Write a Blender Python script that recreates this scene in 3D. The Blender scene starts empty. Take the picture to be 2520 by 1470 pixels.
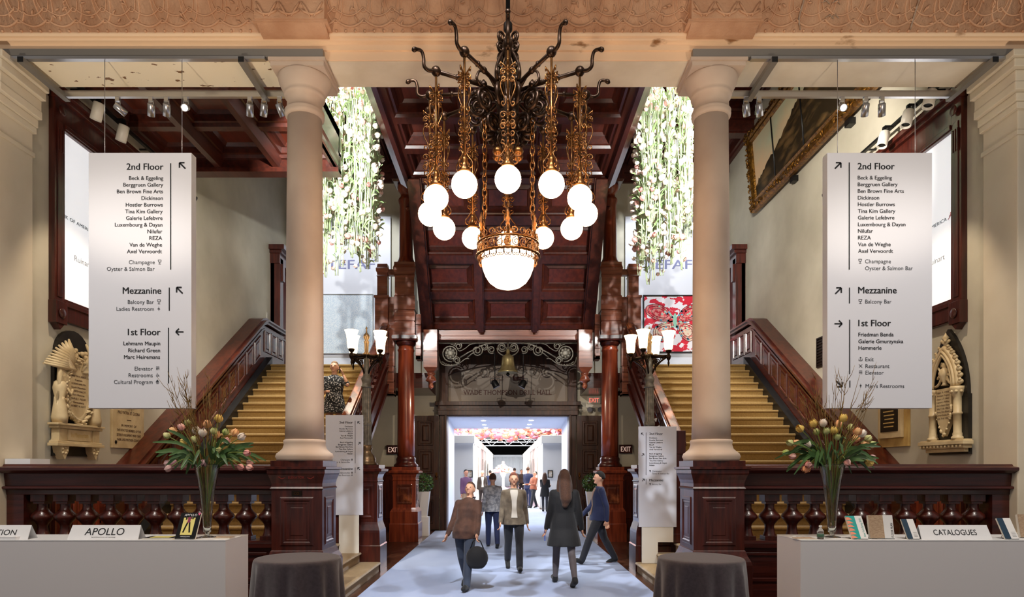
import bpy, bmesh, math, random
from mathutils import Vector, Matrix
R = math.radians
PI = math.pi
SC = bpy.context.scene
COL = SC.collection
# ---------------------------------------------------------------- camera
F, VX, VY, HC = 1600.0, 1250.0, 1155.0, 1.75      # focal length in px, vanishing point, eye height
def wx(px, d): return (px - VX) * d / F
def wz(py, d): return HC + (VY - py) * d / F
cd = bpy.data.cameras.new('camera')
cam = bpy.data.objects.new('camera', cd)
COL.objects.link(cam)
cam.location = (0, 0, HC)
cam.rotation_euler = (PI / 2, 0, 0)
cd.sensor_width = 36.0
cd.lens = 36.0 * F / 2520.0
cd.shift_x = (1260 - VX) / 2520.0
cd.shift_y = (VY - 735) / 2520.0
cd.clip_start, cd.clip_end = 0.05, 300
SC.camera = cam
# ---------------------------------------------------------------- world, exposure
SC.view_settings.view_transform = 'Standard'
SC.view_settings.look = 'None'
SC.view_settings.exposure = 0.0
SC.view_settings.gamma = 1.0
SC.view_settings.use_curve_mapping = False
SC.cycles.max_bounces, SC.cycles.diffuse_bounces, SC.cycles.glossy_bounces, SC.cycles.transmission_bounces = 8, 3, 3, 8
w = bpy.data.worlds.new('world')
SC.world = w
w.use_nodes = True
w.node_tree.nodes['Background'].inputs[0].default_value = (0.98, 0.95, 0.95, 1)
w.node_tree.nodes['Background'].inputs[1].default_value = 0.25
# ---------------------------------------------------------------- lamps of the hall
def aim(o, tgt):
    o.rotation_euler = (Vector(tgt) - o.location).to_track_quat('-Z', 'Y').to_euler()
def spot(name, loc, tgt, power, deg=50, col=(1, .95, .88), size=.06, blend=.5):
    l = bpy.data.lights.new(name, 'SPOT')
    l.energy, l.color, l.spot_size, l.spot_blend, l.shadow_soft_size = power, col, R(deg), blend, size
    o = bpy.data.objects.new(name, l)
    COL.objects.link(o)
    o.location = loc
    aim(o, tgt)
    return o
def area(name, loc, tgt, power, sx, sy, col=(1, 1, 1)):
    l = bpy.data.lights.new(name, 'AREA')
    l.energy, l.color, l.shape, l.size, l.size_y = power, col, 'RECTANGLE', sx, sy
    o = bpy.data.objects.new(name, l)
    COL.objects.link(o)
    o.location = loc
    aim(o, tgt)
    return o
WARM = (1, .80, .58)
NEUT = (1, .93, .84)
COOL = (.86, .92, 1)
# front hall track lamps, high up on the hall ceiling
spot('hall_spot_cool_left', (-1.7, 2.6, 9.3), (.35, 10.4, .2), 4200, 31, COOL, .05, .35)
spot('hall_spot_cool_right', (1.2, 1.6, 9.3), (-.3, 10.6, .2), 2800, 28, COOL, .05, .35)
spot('hall_spot_sign_left', (-3.4, 2.0, 8.2), (-4.3, 7.6, 4.2), 240, 40, NEUT, .1)
spot('hall_spot_sign_right', (3.4, 2.0, 8.2), (4.3, 7.6, 4.2), 240, 40, NEUT, .1)
spot('hall_spot_counter_left', (-4.6, 4.4, 8.6), (-4.6, 6.5, 1.0), 1150, 60, NEUT, .1)
spot('hall_spot_counter_right', (4.6, 4.4, 8.6), (4.6, 6.5, 1.0), 1150, 60, NEUT, .1)
area('hall_ceiling_wash', (0, 0.6, 9.4), (0, 6.5, 1.0), 300, 9, 3, (1, .9, .78))
# stair hall: track lamps on the rail behind the beam and on the side walls
for sx in (-1, 1):
    k = 'left' if sx < 0 else 'right'
    spot('stair_spot_' + k, (sx * 4.3, 14.2, 9.9), (sx * 4.35, 13.0, 2.2), 2100 if sx < 0 else 1000, 38, (1, .88, .70), .05)
    spot('stair_spot_low_' + k, (sx * 4.3, 8.7, 6.45), (sx * 4.4, 11.6, 1.2), 170 if sx < 0 else 50, 60, WARM, .04)
    spot('memorial_spot_' + k, (sx * 4.4, 8.45, 6.45), (sx * 6.1, 9.4, 2.4), 250, 60, WARM, .04)
    spot('flower_spot_' + k, (sx * 2.9, 8.6, 6.4), (sx * 3.0, 12.2, 6.9), 1300, 58, (.97, 1, .97), .04)
    spot('flower_top_spot_' + k, (sx * 3.7, 11.2, 10.4), (sx * 3.0, 12.5, 6.4), 3000, 56, (.98, 1, .98), .05)
    spot('landing_spot_' + k, (sx * 3.9, 14.6, 9.9), (sx * 3.9, 18.1, 6.4), 900, 60, COOL, .05)
    spot('pier_spot_' + k, (sx * 1.2, 8.5, 6.5), (sx * 2.65, 15.9, 2.6), 640 if sx < 0 else 380, 34, WARM, .04)
spot('portal_spot', (-1.5, 3.0, 6.5), (.2, 16.2, 4.7), 2700, 18, NEUT, .03, .4)
for x_, p_ in ((-4.2, 900), (0, 380), (4.2, 720)):      # unseen uplights added to brighten the beam soffit and the frieze
    spot('added_uplight', (x_, 3.2, 1.2), (x_, 8.0, 7.15), p_, 40, (1, .86, .68), .15)
spot('side_wall_spot_right', (2.4, 8.6, 6.4), (6.1, 12.4, 6.0), 1300, 74, NEUT, .04)
spot('side_wall_spot_left', (-3.2, 8.6, 6.4), (-6.1, 13.2, 4.6), 620, 60, NEUT, .04)
spot('under_stair_spot', (-.4, 15.2, 3.6), (-3.4, 18.6, 1.6), 110, 90, WARM, .05)
spot('under_stair_spot_b', (.4, 15.2, 3.6), (3.4, 18.6, 1.6), 90, 90, WARM, .05)
# gallery beyond the door
area('vestibule_light', (0, 21.5, 3.18), (0, 21.5, 0), 170, 3.0, 4.6, COOL)
area('gallery_light', (0, 33, 5.2), (0, 33, 0), 2800, 5, 12, (1, .97, .93))
area('gallery_light_far', (0, 52, 5.2), (0, 52, 0), 4600, 5, 16, (1, .97, .93))
# ---------------------------------------------------------------- materials
def S(r, g, b):
    f = lambda c: (c / 255 / 12.92) if c <= 10 else ((c / 255 + .055) / 1.055) ** 2.4
    return (f(r), f(g), f(b), 1)
def M(name, col, rough=.5, metal=0., col2=None, scale=6., stretch=(1, 1, 1), lo=.35, hi=.65, bump=0., bscale=30.,
      emit=None, strength=0., trans=0., coat=0., ior=1.45, sheen=0., detail=4., bstretch=(1, 1, 1), spec=.5, sss=0., ntype='NOISE'):
    m = bpy.data.materials.new(name)
    m.use_nodes = True
    nt = m.node_tree
    b = nt.nodes['Principled BSDF']
    b.inputs['Base Color'].default_value = col
    b.inputs['Roughness'].default_value = rough
    b.inputs['Metallic'].default_value = metal
    b.inputs['Coat Weight'].default_value = coat
    b.inputs['Coat Roughness'].default_value = .12
    b.inputs['Transmission Weight'].default_value = trans
    b.inputs['IOR'].default_value = ior
    b.inputs['Sheen Weight'].default_value = sheen
    b.inputs['Specular IOR Level'].default_value = spec
    b.inputs['Subsurface Weight'].default_value = sss
    if emit:
        b.inputs['Emission Color'].default_value = emit
        b.inputs['Emission Strength'].default_value = strength
    tc = None
    def coords(st):
        nonlocal tc
        if tc is None: tc = nt.nodes.new('ShaderNodeTexCoord')
        mp = nt.nodes.new('ShaderNodeMapping')
        mp.inputs['Scale'].default_value = st
        nt.links.new(tc.outputs['Object'], mp.inputs['Vector'])
        return mp.outputs['Vector']
    if col2:
        if ntype == 'VORONOI':
            n = nt.nodes.new('ShaderNodeTexVoronoi'); fac = n.outputs['Distance']
        else:
            n = nt.nodes.new('ShaderNodeTexNoise'); fac = n.outputs['Fac']
            n.inputs['Detail'].default_value = detail
        n.inputs['Scale'].default_value = scale
        nt.links.new(coords(stretch), n.inputs['Vector'])
        cr = nt.nodes.new('ShaderNodeValToRGB')
        cr.color_ramp.elements[0].position = lo
        cr.color_ramp.elements[1].position = hi
        cr.color_ramp.elements[0].color = col
        cr.color_ramp.elements[1].color = col2
        nt.links.new(fac, cr.inputs['Fac'])
        nt.links.new(cr.outputs['Color'], b.inputs['Base Color'])
    if bump:
        n2 = nt.nodes.new('ShaderNodeTexNoise')
        n2.inputs['Scale'].default_value = bscale
        n2.inputs['Detail'].default_value = 5
        nt.links.new(coords(bstretch), n2.inputs['Vector'])
        bp = nt.nodes.new('ShaderNodeBump')
        bp.inputs['Strength'].default_value = bump
        bp.inputs['Distance'].default_value = .02
        nt.links.new(n2.outputs['Fac'], bp.inputs['Height'])
        nt.links.new(bp.outputs['Normal'], b.inputs['Normal'])
    return m
V3 = (9, 9, .8)     # vertical grain
H3 = (.8, 9, 9)     # grain along x
Y3 = (9, .8, 9)     # grain along y
m_wood = M('dark_mahogany', S(48, 16, 13), .3, col2=S(76, 28, 21), scale=2.2, stretch=H3, bump=.06, bscale=9, bstretch=H3, coat=.3)
m_woodv = M('dark_mahogany_upright', S(50, 16, 12), .32, col2=S(80, 30, 20), scale=2.2, stretch=V3, bump=.06, bscale=9, bstretch=V3, coat=.3)
m_red = M('red_mahogany', S(104, 40, 24), .28, col2=S(146, 66, 38), scale=1.8, stretch=V3, bump=.06, bscale=10, bstretch=V3, coat=.4)
m_redh = M('red_mahogany_beam', S(112, 56, 38), .34, col2=S(150, 84, 58), scale=1.8, stretch=H3, bump=.06, bscale=10, bstretch=H3, coat=.3)
m_dado = M('dado_mahogany', S(66, 24, 15), .3, col2=S(92, 38, 23), scale=1.6, stretch=Y3, bump=.05, bscale=9, bstretch=Y3, coat=.35)
m_ceil = M('coffer_mahogany', S(60, 24, 16), .36, col2=S(82, 34, 22), scale=1.6, stretch=Y3, bump=.06, bscale=9, bstretch=Y3, coat=.2)
m_ceilp = M('coffer_panel_mahogany', S(76, 27, 16), .34, col2=S(100, 39, 23), scale=1.4, stretch=Y3, bump=.05, bscale=9, bstretch=Y3, coat=.25)
m_door = M('worn_brown_oak', S(44, 24, 16), .45, col2=S(74, 42, 26), scale=2.4, stretch=V3, bump=.15, bscale=12, bstretch=V3)
m_rail = M('highlight_orange_mahogany', S(84, 38, 24), .26, col2=S(166, 92, 54), scale=1.6, stretch=(3, 2, 2), lo=.5, hi=.7, coat=.5)  # orange patches put the handrail's highlight into the wood colour
m_plaster = M('cream_plaster_wall', S(204, 197, 178), .75, col2=S(186, 179, 160), scale=1.1, bump=.05, bscale=18)
m_pier = M('cream_painted_pier', S(216, 204, 182), .6, col2=S(206, 193, 170), scale=1.3, bump=.04, bscale=14)
m_column = M('stone_coloured_paint', S(198, 178, 160), .55, col2=S(188, 166, 148), scale=2.2, bump=.03, bscale=20)
m_soffit = M('peeling_cream_paint', S(242, 228, 198), .55, col2=S(124, 88, 52), scale=5.5, stretch=(1, 1.8, 1), lo=.655, hi=.67, bump=.08, bscale=9, detail=6)
m_soffit2 = M('cream_paint_soffit', S(228, 216, 194), .55, col2=S(214, 200, 176), scale=2, bump=.04, bscale=14)
m_fascia = M('aged_cream_moulding', S(238, 204, 168), .55, col2=S(150, 104, 64), scale=2.6, stretch=(.7, 1, 1.5), lo=.66, hi=.72, bump=.08, bscale=12, detail=6)
m_frieze = M('tan_relief_plaster', S(206, 162, 128), .7, col2=S(186, 138, 104), scale=3, bump=.5, bscale=26)
m_stain = M('flaked_plaster', S(176, 158, 140), .8, col2=S(150, 120, 96), scale=20)
m_grey = M('grey_painted_steel', S(128, 124, 118), .4, metal=.3, bump=.02)
m_alu = M('brushed_aluminium', S(190, 190, 192), .28, metal=.9)
m_black = M('black_paint', S(14, 14, 15), .4)
m_white = M('white_satin_paint', S(236, 236, 238), .35)
m_offw = M('off_white_enamel', S(226, 220, 206), .35)
m_sign = M('white_sign_board', S(214, 215, 223), .32)
m_ink = M('charcoal_print', S(20, 21, 26), .6)
m_inkl = M('grey_print', S(56, 60, 66), .6)
m_faint = M('faint_grey_print', S(150, 152, 158), .6)
m_inkb = M('brown_print', S(74, 36, 22), .6)
m_lilac = M('lilac_grey_print', S(132, 134, 172), .6)
m_redp = M('red_print', S(190, 40, 52), .5)
m_marble = M('cream_marble', S(222, 202, 160), .4, col2=S(196, 172, 130), scale=4, bump=.03)
m_marbley = M('yellow_veined_marble', S(206, 174, 108), .35, col2=S(150, 108, 54), scale=5, stretch=(1, 1, .6), lo=.45, hi=.75)
m_slate = M('black_slate', S(24, 22, 20), .35, col2=S(36, 32, 28), scale=5)
m_bronze = M('dark_bronze_plate', S(38, 28, 20), .4, metal=.6)
m_gold = M('gilded_wood', S(150, 104, 38), .3, metal=.75, col2=S(88, 56, 20), scale=14, bump=.5, bscale=40)
m_goldc = M('gold_stair_carpet', S(150, 118, 62), .9, col2=S(134, 104, 52), scale=30, bump=.15, bscale=120, sheen=.4)
m_carpet = M('blue_grey_carpet', S(156, 168, 196), .95, col2=S(142, 154, 184), scale=1.2, stretch=(1, .5, 1), bump=.12, bscale=160, sheen=.2)
m_floor = M('dark_parquet', S(54, 30, 20), .28, col2=S(92, 56, 36), scale=3, stretch=(6, 1, 1), bump=.05, bscale=20, coat=.3)
m_iron = M('bronzed_wrought_iron', S(50, 32, 18), .36, metal=.8, col2=S(34, 21, 12), scale=10)
m_ironb = M('gilt_iron', S(112, 70, 30), .34, metal=.85, col2=S(70, 42, 18), scale=12)
m_irond = M('black_iron', S(20, 15, 11), .45, metal=.5)
m_ironw = M('grey_wrought_iron', S(140, 134, 122), .45, metal=.4, col2=S(104, 98, 86), scale=12)
m_brass = M('aged_brass', S(150, 124, 92), .36, metal=.7, col2=S(110, 86, 60), scale=6)
m_bell = M('brass_bell', S(206, 188, 136), .3, metal=.7, col2=S(166, 146, 98), scale=5)
m_globe = M('opal_lit_globe', S(255, 244, 224), .3, emit=(1, .64, .36, 1), strength=24)
m_bowl = M('opal_lit_bowl', S(255, 244, 224), .3, emit=(1, .70, .44, 1), strength=14)
m_shade = M('frosted_lit_shade', S(255, 240, 214), .4, emit=(1, .74, .42, 1), strength=4.5)
m_lens = M('lit_spot_lens', S(255, 255, 255), .3, emit=(1, 1, 1, 1), strength=30)
m_lightbox = M('lit_white_panel', S(240, 242, 248), .4, emit=(.94, .96, 1, 1), strength=.62)
m_exitb = M('exit_sign_box', S(60, 20, 16), .4)
m_exitr = M('lit_red_letters', S(230, 70, 60), .4, emit=(1, .22, .16, 1), strength=.9)
m_exitw = M('exit_sign_letters', S(240, 200, 180), .4, emit=(1, .7, .6, 1), strength=.35)
m_glass = M('clear_glass', S(250, 255, 252), .02, trans=1., ior=1.45)
m_acryl = M('clear_acrylic', S(245, 248, 250), .05, trans=.92, ior=1.2)
m_water = M('vase_water', S(236, 240, 200), .02, trans=1., ior=1.33)
m_cloth = M('charcoal_table_linen', S(74, 62, 66), .85, col2=S(64, 54, 57), scale=40, sheen=.35, bump=.06, bscale=160)
m_plinth = M('white_counter_laminate', S(226, 224, 226), .4)
m_stem = M('tulip_stem', S(120, 136, 62), .5)
m_leaf = M('tulip_leaf', S(46, 76, 40), .45, col2=S(84, 116, 62), scale=4)
m_leafp = M('pale_leaf', S(128, 160, 98), .5, col2=S(186, 206, 156), scale=4)
m_stemp = M('pale_green_stem', S(196, 212, 172), .5)
m_twig = M('willow_twig', S(136, 106, 48), .6, col2=S(100, 74, 34), scale=20)
PET = {'peach': M('peach_petals', S(242, 196, 132), .5, col2=S(232, 160, 118), scale=7, sss=.1),
       'yellow': M('yellow_petals', S(238, 206, 112), .5, col2=S(226, 184, 92), scale=7, sss=.1),
       'pink': M('pink_petals', S(222, 150, 146), .5, col2=S(236, 190, 178), scale=9, sss=.1),
       'mauve': M('mauve_petals', S(186, 136, 140), .5, col2=S(212, 176, 170), scale=9, sss=.1),
       'green': M('green_parrot_petals', S(150, 172, 84), .5, col2=S(226, 220, 160), scale=9, sss=.1),
       'white': M('white_petals', S(246, 238, 222), .5, col2=S(240, 222, 206), scale=6, sss=.1),
       'blush': M('blush_petals', S(240, 208, 196), .5, col2=S(248, 234, 222), scale=6, sss=.1)}
# ---------------------------------------------------------------- mesh helpers
class MB:
    def __init__(s): s.v = []; s.f = []; s.sm = []; s.mi = []; s.k = 0
    def add(s, vs, fs, smooth=False):
        n = len(s.v)
        s.v.extend([tuple(p) for p in vs])
        for q in fs:
            s.f.append([i + n for i in q]); s.sm.append(smooth); s.mi.append(s.k)
    def box(s, x0, x1, y0, y1, z0, z1):
        x0, x1 = min(x0, x1), max(x0, x1); y0, y1 = min(y0, y1), max(y0, y1); z0, z1 = min(z0, z1), max(z0, z1)
        s.add([(x0, y0, z0), (x1, y0, z0), (x1, y1, z0), (x0, y1, z0), (x0, y0, z1), (x1, y0, z1), (x1, y1, z1), (x0, y1, z1)],
              [(0, 3, 2, 1), (4, 5, 6, 7), (0, 1, 5, 4), (1, 2, 6, 5), (2, 3, 7, 6), (3, 0, 4, 7)])
    def quad(s, a, b, c, d): s.add([a, b, c, d], [(0, 1, 2, 3)])
    def prism(s, pts, ax, a0, a1, smooth=False):
        n = len(pts)
        mk = {'x': lambda p, a: (a, p[0], p[1]), 'y': lambda p, a: (p[0], a, p[1]), 'z': lambda p, a: (p[0], p[1], a)}[ax]
        vs = [mk(p, a0) for p in pts] + [mk(p, a1) for p in pts]
        s.add(vs, [(i, (i + 1) % n, n + (i + 1) % n, n + i) for i in range(n)], smooth)
        s.add(vs, [tuple(range(n)), tuple(range(2 * n - 1, n - 1, -1))])
    def rings(s, O, U, V, N, steps, cap=True):
        O, U, V, N = Vector(O), Vector(U), Vector(V), Vector(N)
        u, v = U.normalized(), V.normalized()
        rs = []
        for i, h in steps:
            rs.append([O + u * i + v * i + N * h, O + U - u * i + v * i + N * h, O + U + V - u * i - v * i + N * h, O + V + u * i - v * i + N * h])
        vs = [p for r in rs for p in r]
        fs = []
        for k in range(len(rs) - 1):
            for j in range(4):
                fs.append((4 * k + j, 4 * k + (j + 1) % 4, 4 * k + 4 + (j + 1) % 4, 4 * k + 4 + j))
        if cap:
            b = 4 * (len(rs) - 1)
            fs.append((b, b + 1, b + 2, b + 3))
        s.add(vs, fs)
    def lathe(s, prof, c=(0, 0, 0), n=24, sq=None, smooth=True, a0=0.):
        vs = []; m = len(prof)
        for r, z in prof:
            for k in range(n):
                a = a0 + 2 * PI * k / n
                vs.append((c[0] + r * math.cos(a), c[1] + r * math.sin(a), c[2] + z))
        fs = [(i * n + k, i * n + (k + 1) % n, (i + 1) * n + (k + 1) % n, (i + 1) * n + k) for i in range(m - 1) for k in range(n)]
        s.add(vs, fs, smooth)
        s.add(vs[:n], [tuple(range(n - 1, -1, -1))]) if prof[0][0] > 1e-4 else None
        s.add(vs[-n:], [tuple(range(n))]) if prof[-1][0] > 1e-4 else None
    def tube(s, pts, r, n=6, closed=False, caps=True):
        pts = [Vector(p) for p in pts]
        m = len(pts)
        if m < 2: return
        rr = r if isinstance(r, (list, tuple)) else [r] * m
        t0 = (pts[1] - pts[0]).normalized()
        up = Vector((0, 0, 1)) if abs(t0.z) < .9 else Vector((1, 0, 0))
        nrm = t0.cross(up).normalized()
        vs = []
        for i in range(m):
            if closed: t = pts[(i + 1) % m] - pts[i - 1]
            else: t = pts[min(i + 1, m - 1)] - pts[max(i - 1, 0)]
            if t.length < 1e-9: t = t0.copy()
            t.normalize()
            nrm = nrm - t * nrm.dot(t)
            if nrm.length < 1e-6: nrm = t.orthogonal()
            nrm.normalize()
            bn = t.cross(nrm)
            for k in range(n):
                a = 2 * PI * k / n
                vs.append(pts[i] + (nrm * math.cos(a) + bn * math.sin(a)) * rr[i])
        fs = []
        for i in range(m if closed else m - 1):
            for k in range(n):
                fs.append((i * n + k, i * n + (k + 1) % n, ((i + 1) % m) * n + (k + 1) % n, ((i + 1) % m) * n + k))
        s.add(vs, fs, True)
        if caps and not closed:
            s.add(vs[:n], [tuple(range(n - 1, -1, -1))]); s.add(vs[-n:], [tuple(range(n))])
    def ball(s, c, r, nu=12, nv=8, fn=None):
        rx, ry, rz = r if isinstance(r, (tuple, list)) else (r, r, r)
        vs = []
        for j in range(nv + 1):
            t = PI * j / nv
            for k in range(nu):
                a = 2 * PI * k / nu
                p = Vector((math.sin(t) * math.cos(a), math.sin(t) * math.sin(a), -math.cos(t)))
                q = Vector((p.x * rx, p.y * ry, p.z * rz))
                if fn: q = fn(p, q)
                vs.append((c[0] + q.x, c[1] + q.y, c[2] + q.z))
        fs = [(j * nu + k, j * nu + (k + 1) % nu, (j + 1) * nu + (k + 1) % nu, (j + 1) * nu + k) for j in range(nv) for k in range(nu)]
        s.add(vs, fs, True)
    def loft(s, rgs, smooth=True, caps=True):
        n = len(rgs[0]); vs = [p for r in rgs for p in r]
        fs = [(i * n + k, i * n + (k + 1) % n, (i + 1) * n + (k + 1) % n, (i + 1) * n + k) for i in range(len(rgs) - 1) for k in range(n)]
        s.add(vs, fs, smooth)
        if caps:
            s.add(rgs[0], [tuple(range(n - 1, -1, -1))]); s.add(rgs[-1], [tuple(range(n))])
    def xf(s, M4, start=0):
        for i in range(start, len(s.v)): s.v[i] = tuple(M4 @ Vector(s.v[i]))
        return s
    def join(s, o, M4=None):
        n = len(s.v)
        s.v.extend([tuple(M4 @ Vector(p)) if M4 else p for p in o.v])
        s.f.extend([[i + n for i in q] for q in o.f]); s.sm.extend(o.sm); s.mi.extend(o.mi)
        return s
    def mesh(s, name, mats, bev=0., off=None):
        me = bpy.data.meshes.new(name)
        vs = s.v if off is None else [(p[0] - off[0], p[1] - off[1], p[2] - off[2]) for p in s.v]
        me.from_pydata(vs, [], s.f)
        for i, p in enumerate(me.polygons):
            p.use_smooth = s.sm[i]; p.material_index = s.mi[i]
        for m in (mats if isinstance(mats, (list, tuple)) else [mats]): me.materials.append(m)
        b = bmesh.new(); b.from_mesh(me)
        bmesh.ops.remove_doubles(b, verts=b.verts, dist=1e-5)
        bmesh.ops.recalc_face_normals(b, faces=b.faces)
        if bev:
            es = [e for e in b.edges if len(e.link_faces) == 2 and e.calc_face_angle(0) > .6]
            bmesh.ops.bevel(b, geom=es, offset=bev, segments=2, profile=.6, affect='EDGES', clamp_overlap=True)
        b.to_mesh(me); b.free()
        return me
    def obj(s, name, mats, parent=None, bev=0., local=False, loc=None):
        off = None
        if parent is not None and not local:
            p = parent
            while p.parent is not None: p = p.parent
            off = p.location
        elif loc is not None and not local: off = loc
        o = bpy.data.objects.new(name, s.mesh(name, mats, bev, off))
        COL.objects.link(o)
        if parent is not None: o.parent = parent
        if loc is not None: o.location = loc
        return o
def thing(name, loc, label, cat, group=None, rz=0.):
    o = bpy.data.objects.new(name, None)
    COL.objects.link(o)
    o.location = loc; o.rotation_euler = (0, 0, rz); o.empty_display_size = .1
    return tag(o, label, cat, group)
def tag(o, label, cat, group=None, kind=None):
    o['label'] = label; o['category'] = cat
    if group: o['group'] = group
    if kind: o['kind'] = kind
    return o
def struct(o):
    o['kind'] = 'structure'
    return o
def kids(o): return [c for c in COL.objects if c.parent == o]
def dup(root, loc, rz=None, label=None, group=None):
    def cp(o, par):
        c = o.copy(); COL.objects.link(c)
        if par is not None: c.parent = par
        for ch in o.children: cp(ch, c)
        return c
    r = cp(root, None)
    r.location = loc
    if rz is not None: r.rotation_euler = (0, 0, rz)
    if label: r['label'] = label
    if group: r['group'] = group
    return r
def T4(loc, rz=0., sc=1.): return Matrix.Translation(loc) @ Matrix.Rotation(rz, 4, 'Z') @ Matrix.Scale(sc, 4)
def spiral(cx, cy, r0, r1, a0, turns, n=18):
    return [(cx + (r0 + (r1 - r0) * i / n) * math.cos(a0 + 2 * PI * turns * i / n), cy + (r0 + (r1 - r0) * i / n) * math.sin(a0 + 2 * PI * turns * i / n)) for i in range(n + 1)]
def smooth_pts(pts, n=6):
    P = [Vector(p) for p in pts]; out = []
    for i in range(len(P) - 1):
        p0, p1, p2, p3 = P[max(i - 1, 0)], P[i], P[i + 1], P[min(i + 2, len(P) - 1)]
        for k in range(n):
            t = k / n
            out.append(.5 * ((2 * p1) + (-p0 + p2) * t + (2 * p0 - 5 * p1 + 4 * p2 - p3) * t * t + (-p0 + 3 * p1 - 3 * p2 + p3) * t ** 3))
    out.append(P[-1])
    return out
# evaluation of font curves and remesh modifiers in a scratch scene
TMP = bpy.data.scenes.new('scratch')
def evaluate(o):
    TMP.collection.objects.link(o)
    vl = TMP.view_layers[0]
    vl.update()
    me = bpy.data.meshes.new_from_object(o.evaluated_get(vl.depsgraph))
    TMP.collection.objects.unlink(o)
    return me
_tc = {}
def tmesh(body, bold=0.):
    k = (body, bold)
    if k not in _tc:
        cu = bpy.data.curves.new('text', 'FONT')
        cu.body = body; cu.size = 1.0; cu.offset = bold; cu.resolution_u = 3
        o = bpy.data.objects.new('text', cu)
        me = evaluate(o)
        vs = [(v.co.x, v.co.y) for v in me.vertices]
        fs = [tuple(p.vertices) for p in me.polygons]
        bpy.data.objects.remove(o); bpy.data.curves.remove(cu); bpy.data.meshes.remove(me)
        xs = [v[0] for v in vs] or [0]
        _tc[k] = (vs, fs, min(xs), max(xs))
    return _tc[k]
def write(mb, body, O, U, V, size, align='l', bold=0., width=None):
    vs, fs, x0, x1 = tmesh(body)
    O, U, V = Vector(O), Vector(U).normalized(), Vector(V).normalized()
    sx = size if width is None else width / max(x1 - x0, 1e-6)
    dx = {'l': -x0, 'r': -x1, 'c': -(x0 + x1) / 2}[align]
    for q in ((0,) if not bold else (-bold, 0, bold)):
        mb.add([O + U * ((x + dx + q) * sx) + V * (y * size) + U.cross(V) * (.0001 * q / max(bold, 1e-6)) for x, y in vs], fs)
def strip(mb, pts, O, U, V, w):
    """a printed line of width w through 2-D points"""
    O, U, V = Vector(O), Vector(U), Vector(V)
    for (a, b), (c, d) in zip(pts[:-1], pts[1:]):
        L = math.hypot(c - a, d - b) or 1e-6
        nx, ny = -(d - b) / L * w / 2, (c - a) / L * w / 2
        mb.add([O + U * x + V * y for x, y in ((a + nx, b + ny), (a - nx, b - ny), (c - nx, d - ny), (c + nx, d + ny))], [(0, 1, 2, 3)])
# ================================================================ setting: floor, walls, beam, ceilings
XW = 6.12                  # side wall of the stair hall
YB = 18.1                  # wall behind the upper landing
YD = 18.7                  # wall with the great door
def zs(d): return 4.25 - .18 / .27 * (15.5 - d)      # slope of the stair nosings
b = MB(); b.box(-9, 9, -3, YD, -.2, 0)
struct(b.obj('floor', m_floor))
for s, nm in ((-1, 'left'), (1, 'right')):
    b = MB(); b.box(s * XW, s * (XW + .3), 8.28, YD + .3, 0, 10.9)
    struct(b.obj('wall_' + nm, m_plaster))
    # pier that carries the beam end
    b = MB()
    b.box(s * 6.05, s * 6.9, 7.72, 8.28, 0, 6.1)
    b.box(s * 6.0, s * 6.9, 7.68, 8.29, 0, 1.0)
    for k, (p, z0, z1) in enumerate(((.02, 5.72, 5.78), (.04, 6.02, 6.10), (.06, 6.10, 6.2), (.11, 6.2, 6.3), (.10, 6.3, 6.44), (.16, 6.44, 6.54), (.2, 6.54, 6.62))):
        b.box(s * (6.05 - p), s * 6.9, 7.72 - p, 8.3, z0, z1)
    struct(b.obj('wall_' + nm + '_pier', m_pier, bev=.012))
# back wall of the landing and the door wall beneath it
b = MB()
for s in (-1, 1): b.box(s * 2.06, s * XW, YB, YB + .3, 4.25, 10.9)
b.box(-2.06, 2.06, YB, YB + .3, 5.7, 10.9)
struct(b.obj('wall_back', m_plaster))
b = MB()
for s in (-1, 1): b.box(s * 1.78, s * XW, YD, YD + .25, 0, 5.0)
b.box(-1.78, 1.78, YD, YD + .25, 4.75, 5.0)
struct(b.obj('wall_door', m_plaster))
# panelled dado along the door wall
for s, nm in ((-1, 'left'), (1, 'right')):
    b = MB(); b.box(s * 2.75, s * XW, YD - .12, YD, 0, 1.8); b.box(s * 2.75, s * XW, YD - .17, YD, 1.74, 1.82); b.box(s * 2.75, s * XW, YD - .16, YD, 0, .22)
    for k in range(4):
        x0 = s * (2.85 + .8 * k)
        b.rings((min(x0, x0 + s * .7), YD - .121, .32), (.7, 0, 0), (0, 0, 1.3), (0, -1, 0), [(0, 0), (.02, .02), (.05, .02), (.07, -.01), (.16, .0), (.2, .02)])
    struct(b.obj('baseboard_' + nm, m_woodv))
# upper landing slabs
for s, nm in ((-1, 'left'), (1, 'right')):
    b = MB(); b.box(s * 2.99, s * 5.81, 15.58, YD, 3.86, 4.249); b.box(s * 2.07, s * XW, 16.91, YD, 3.86, 4.249)
    struct(b.obj('floor_landing_' + nm, m_wood))
# beam across the hall with its mouldings
prof = [(8.28, 6.62), (7.74, 6.62), (7.74, 6.72), (7.715, 6.725), (7.715, 6.79), (7.69, 6.80), (7.665, 6.805), (7.66, 6.83), (7.63, 6.835), (7.62, 6.855),
        (7.62, 6.87), (7.64, 6.9), (8.28, 6.9)]
b = MB(); b.prism(prof, 'x', -6.9, 6.9)
struct(b.obj('trim_beam', m_fascia))
b = MB(); b.box(-6.0, -2.3, 7.76, 8.27, 6.612, 6.62)
struct(b.obj('trim_soffit_left', m_soffit))
b = MB(); b.box(2.3, 6.0, 7.76, 8.27, 6.612, 6.62); b.box(-2.15, 2.15, 7.76, 8.27, 6.612, 6.62)
struct(b.obj('trim_soffit_right', m_soffit2))
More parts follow.
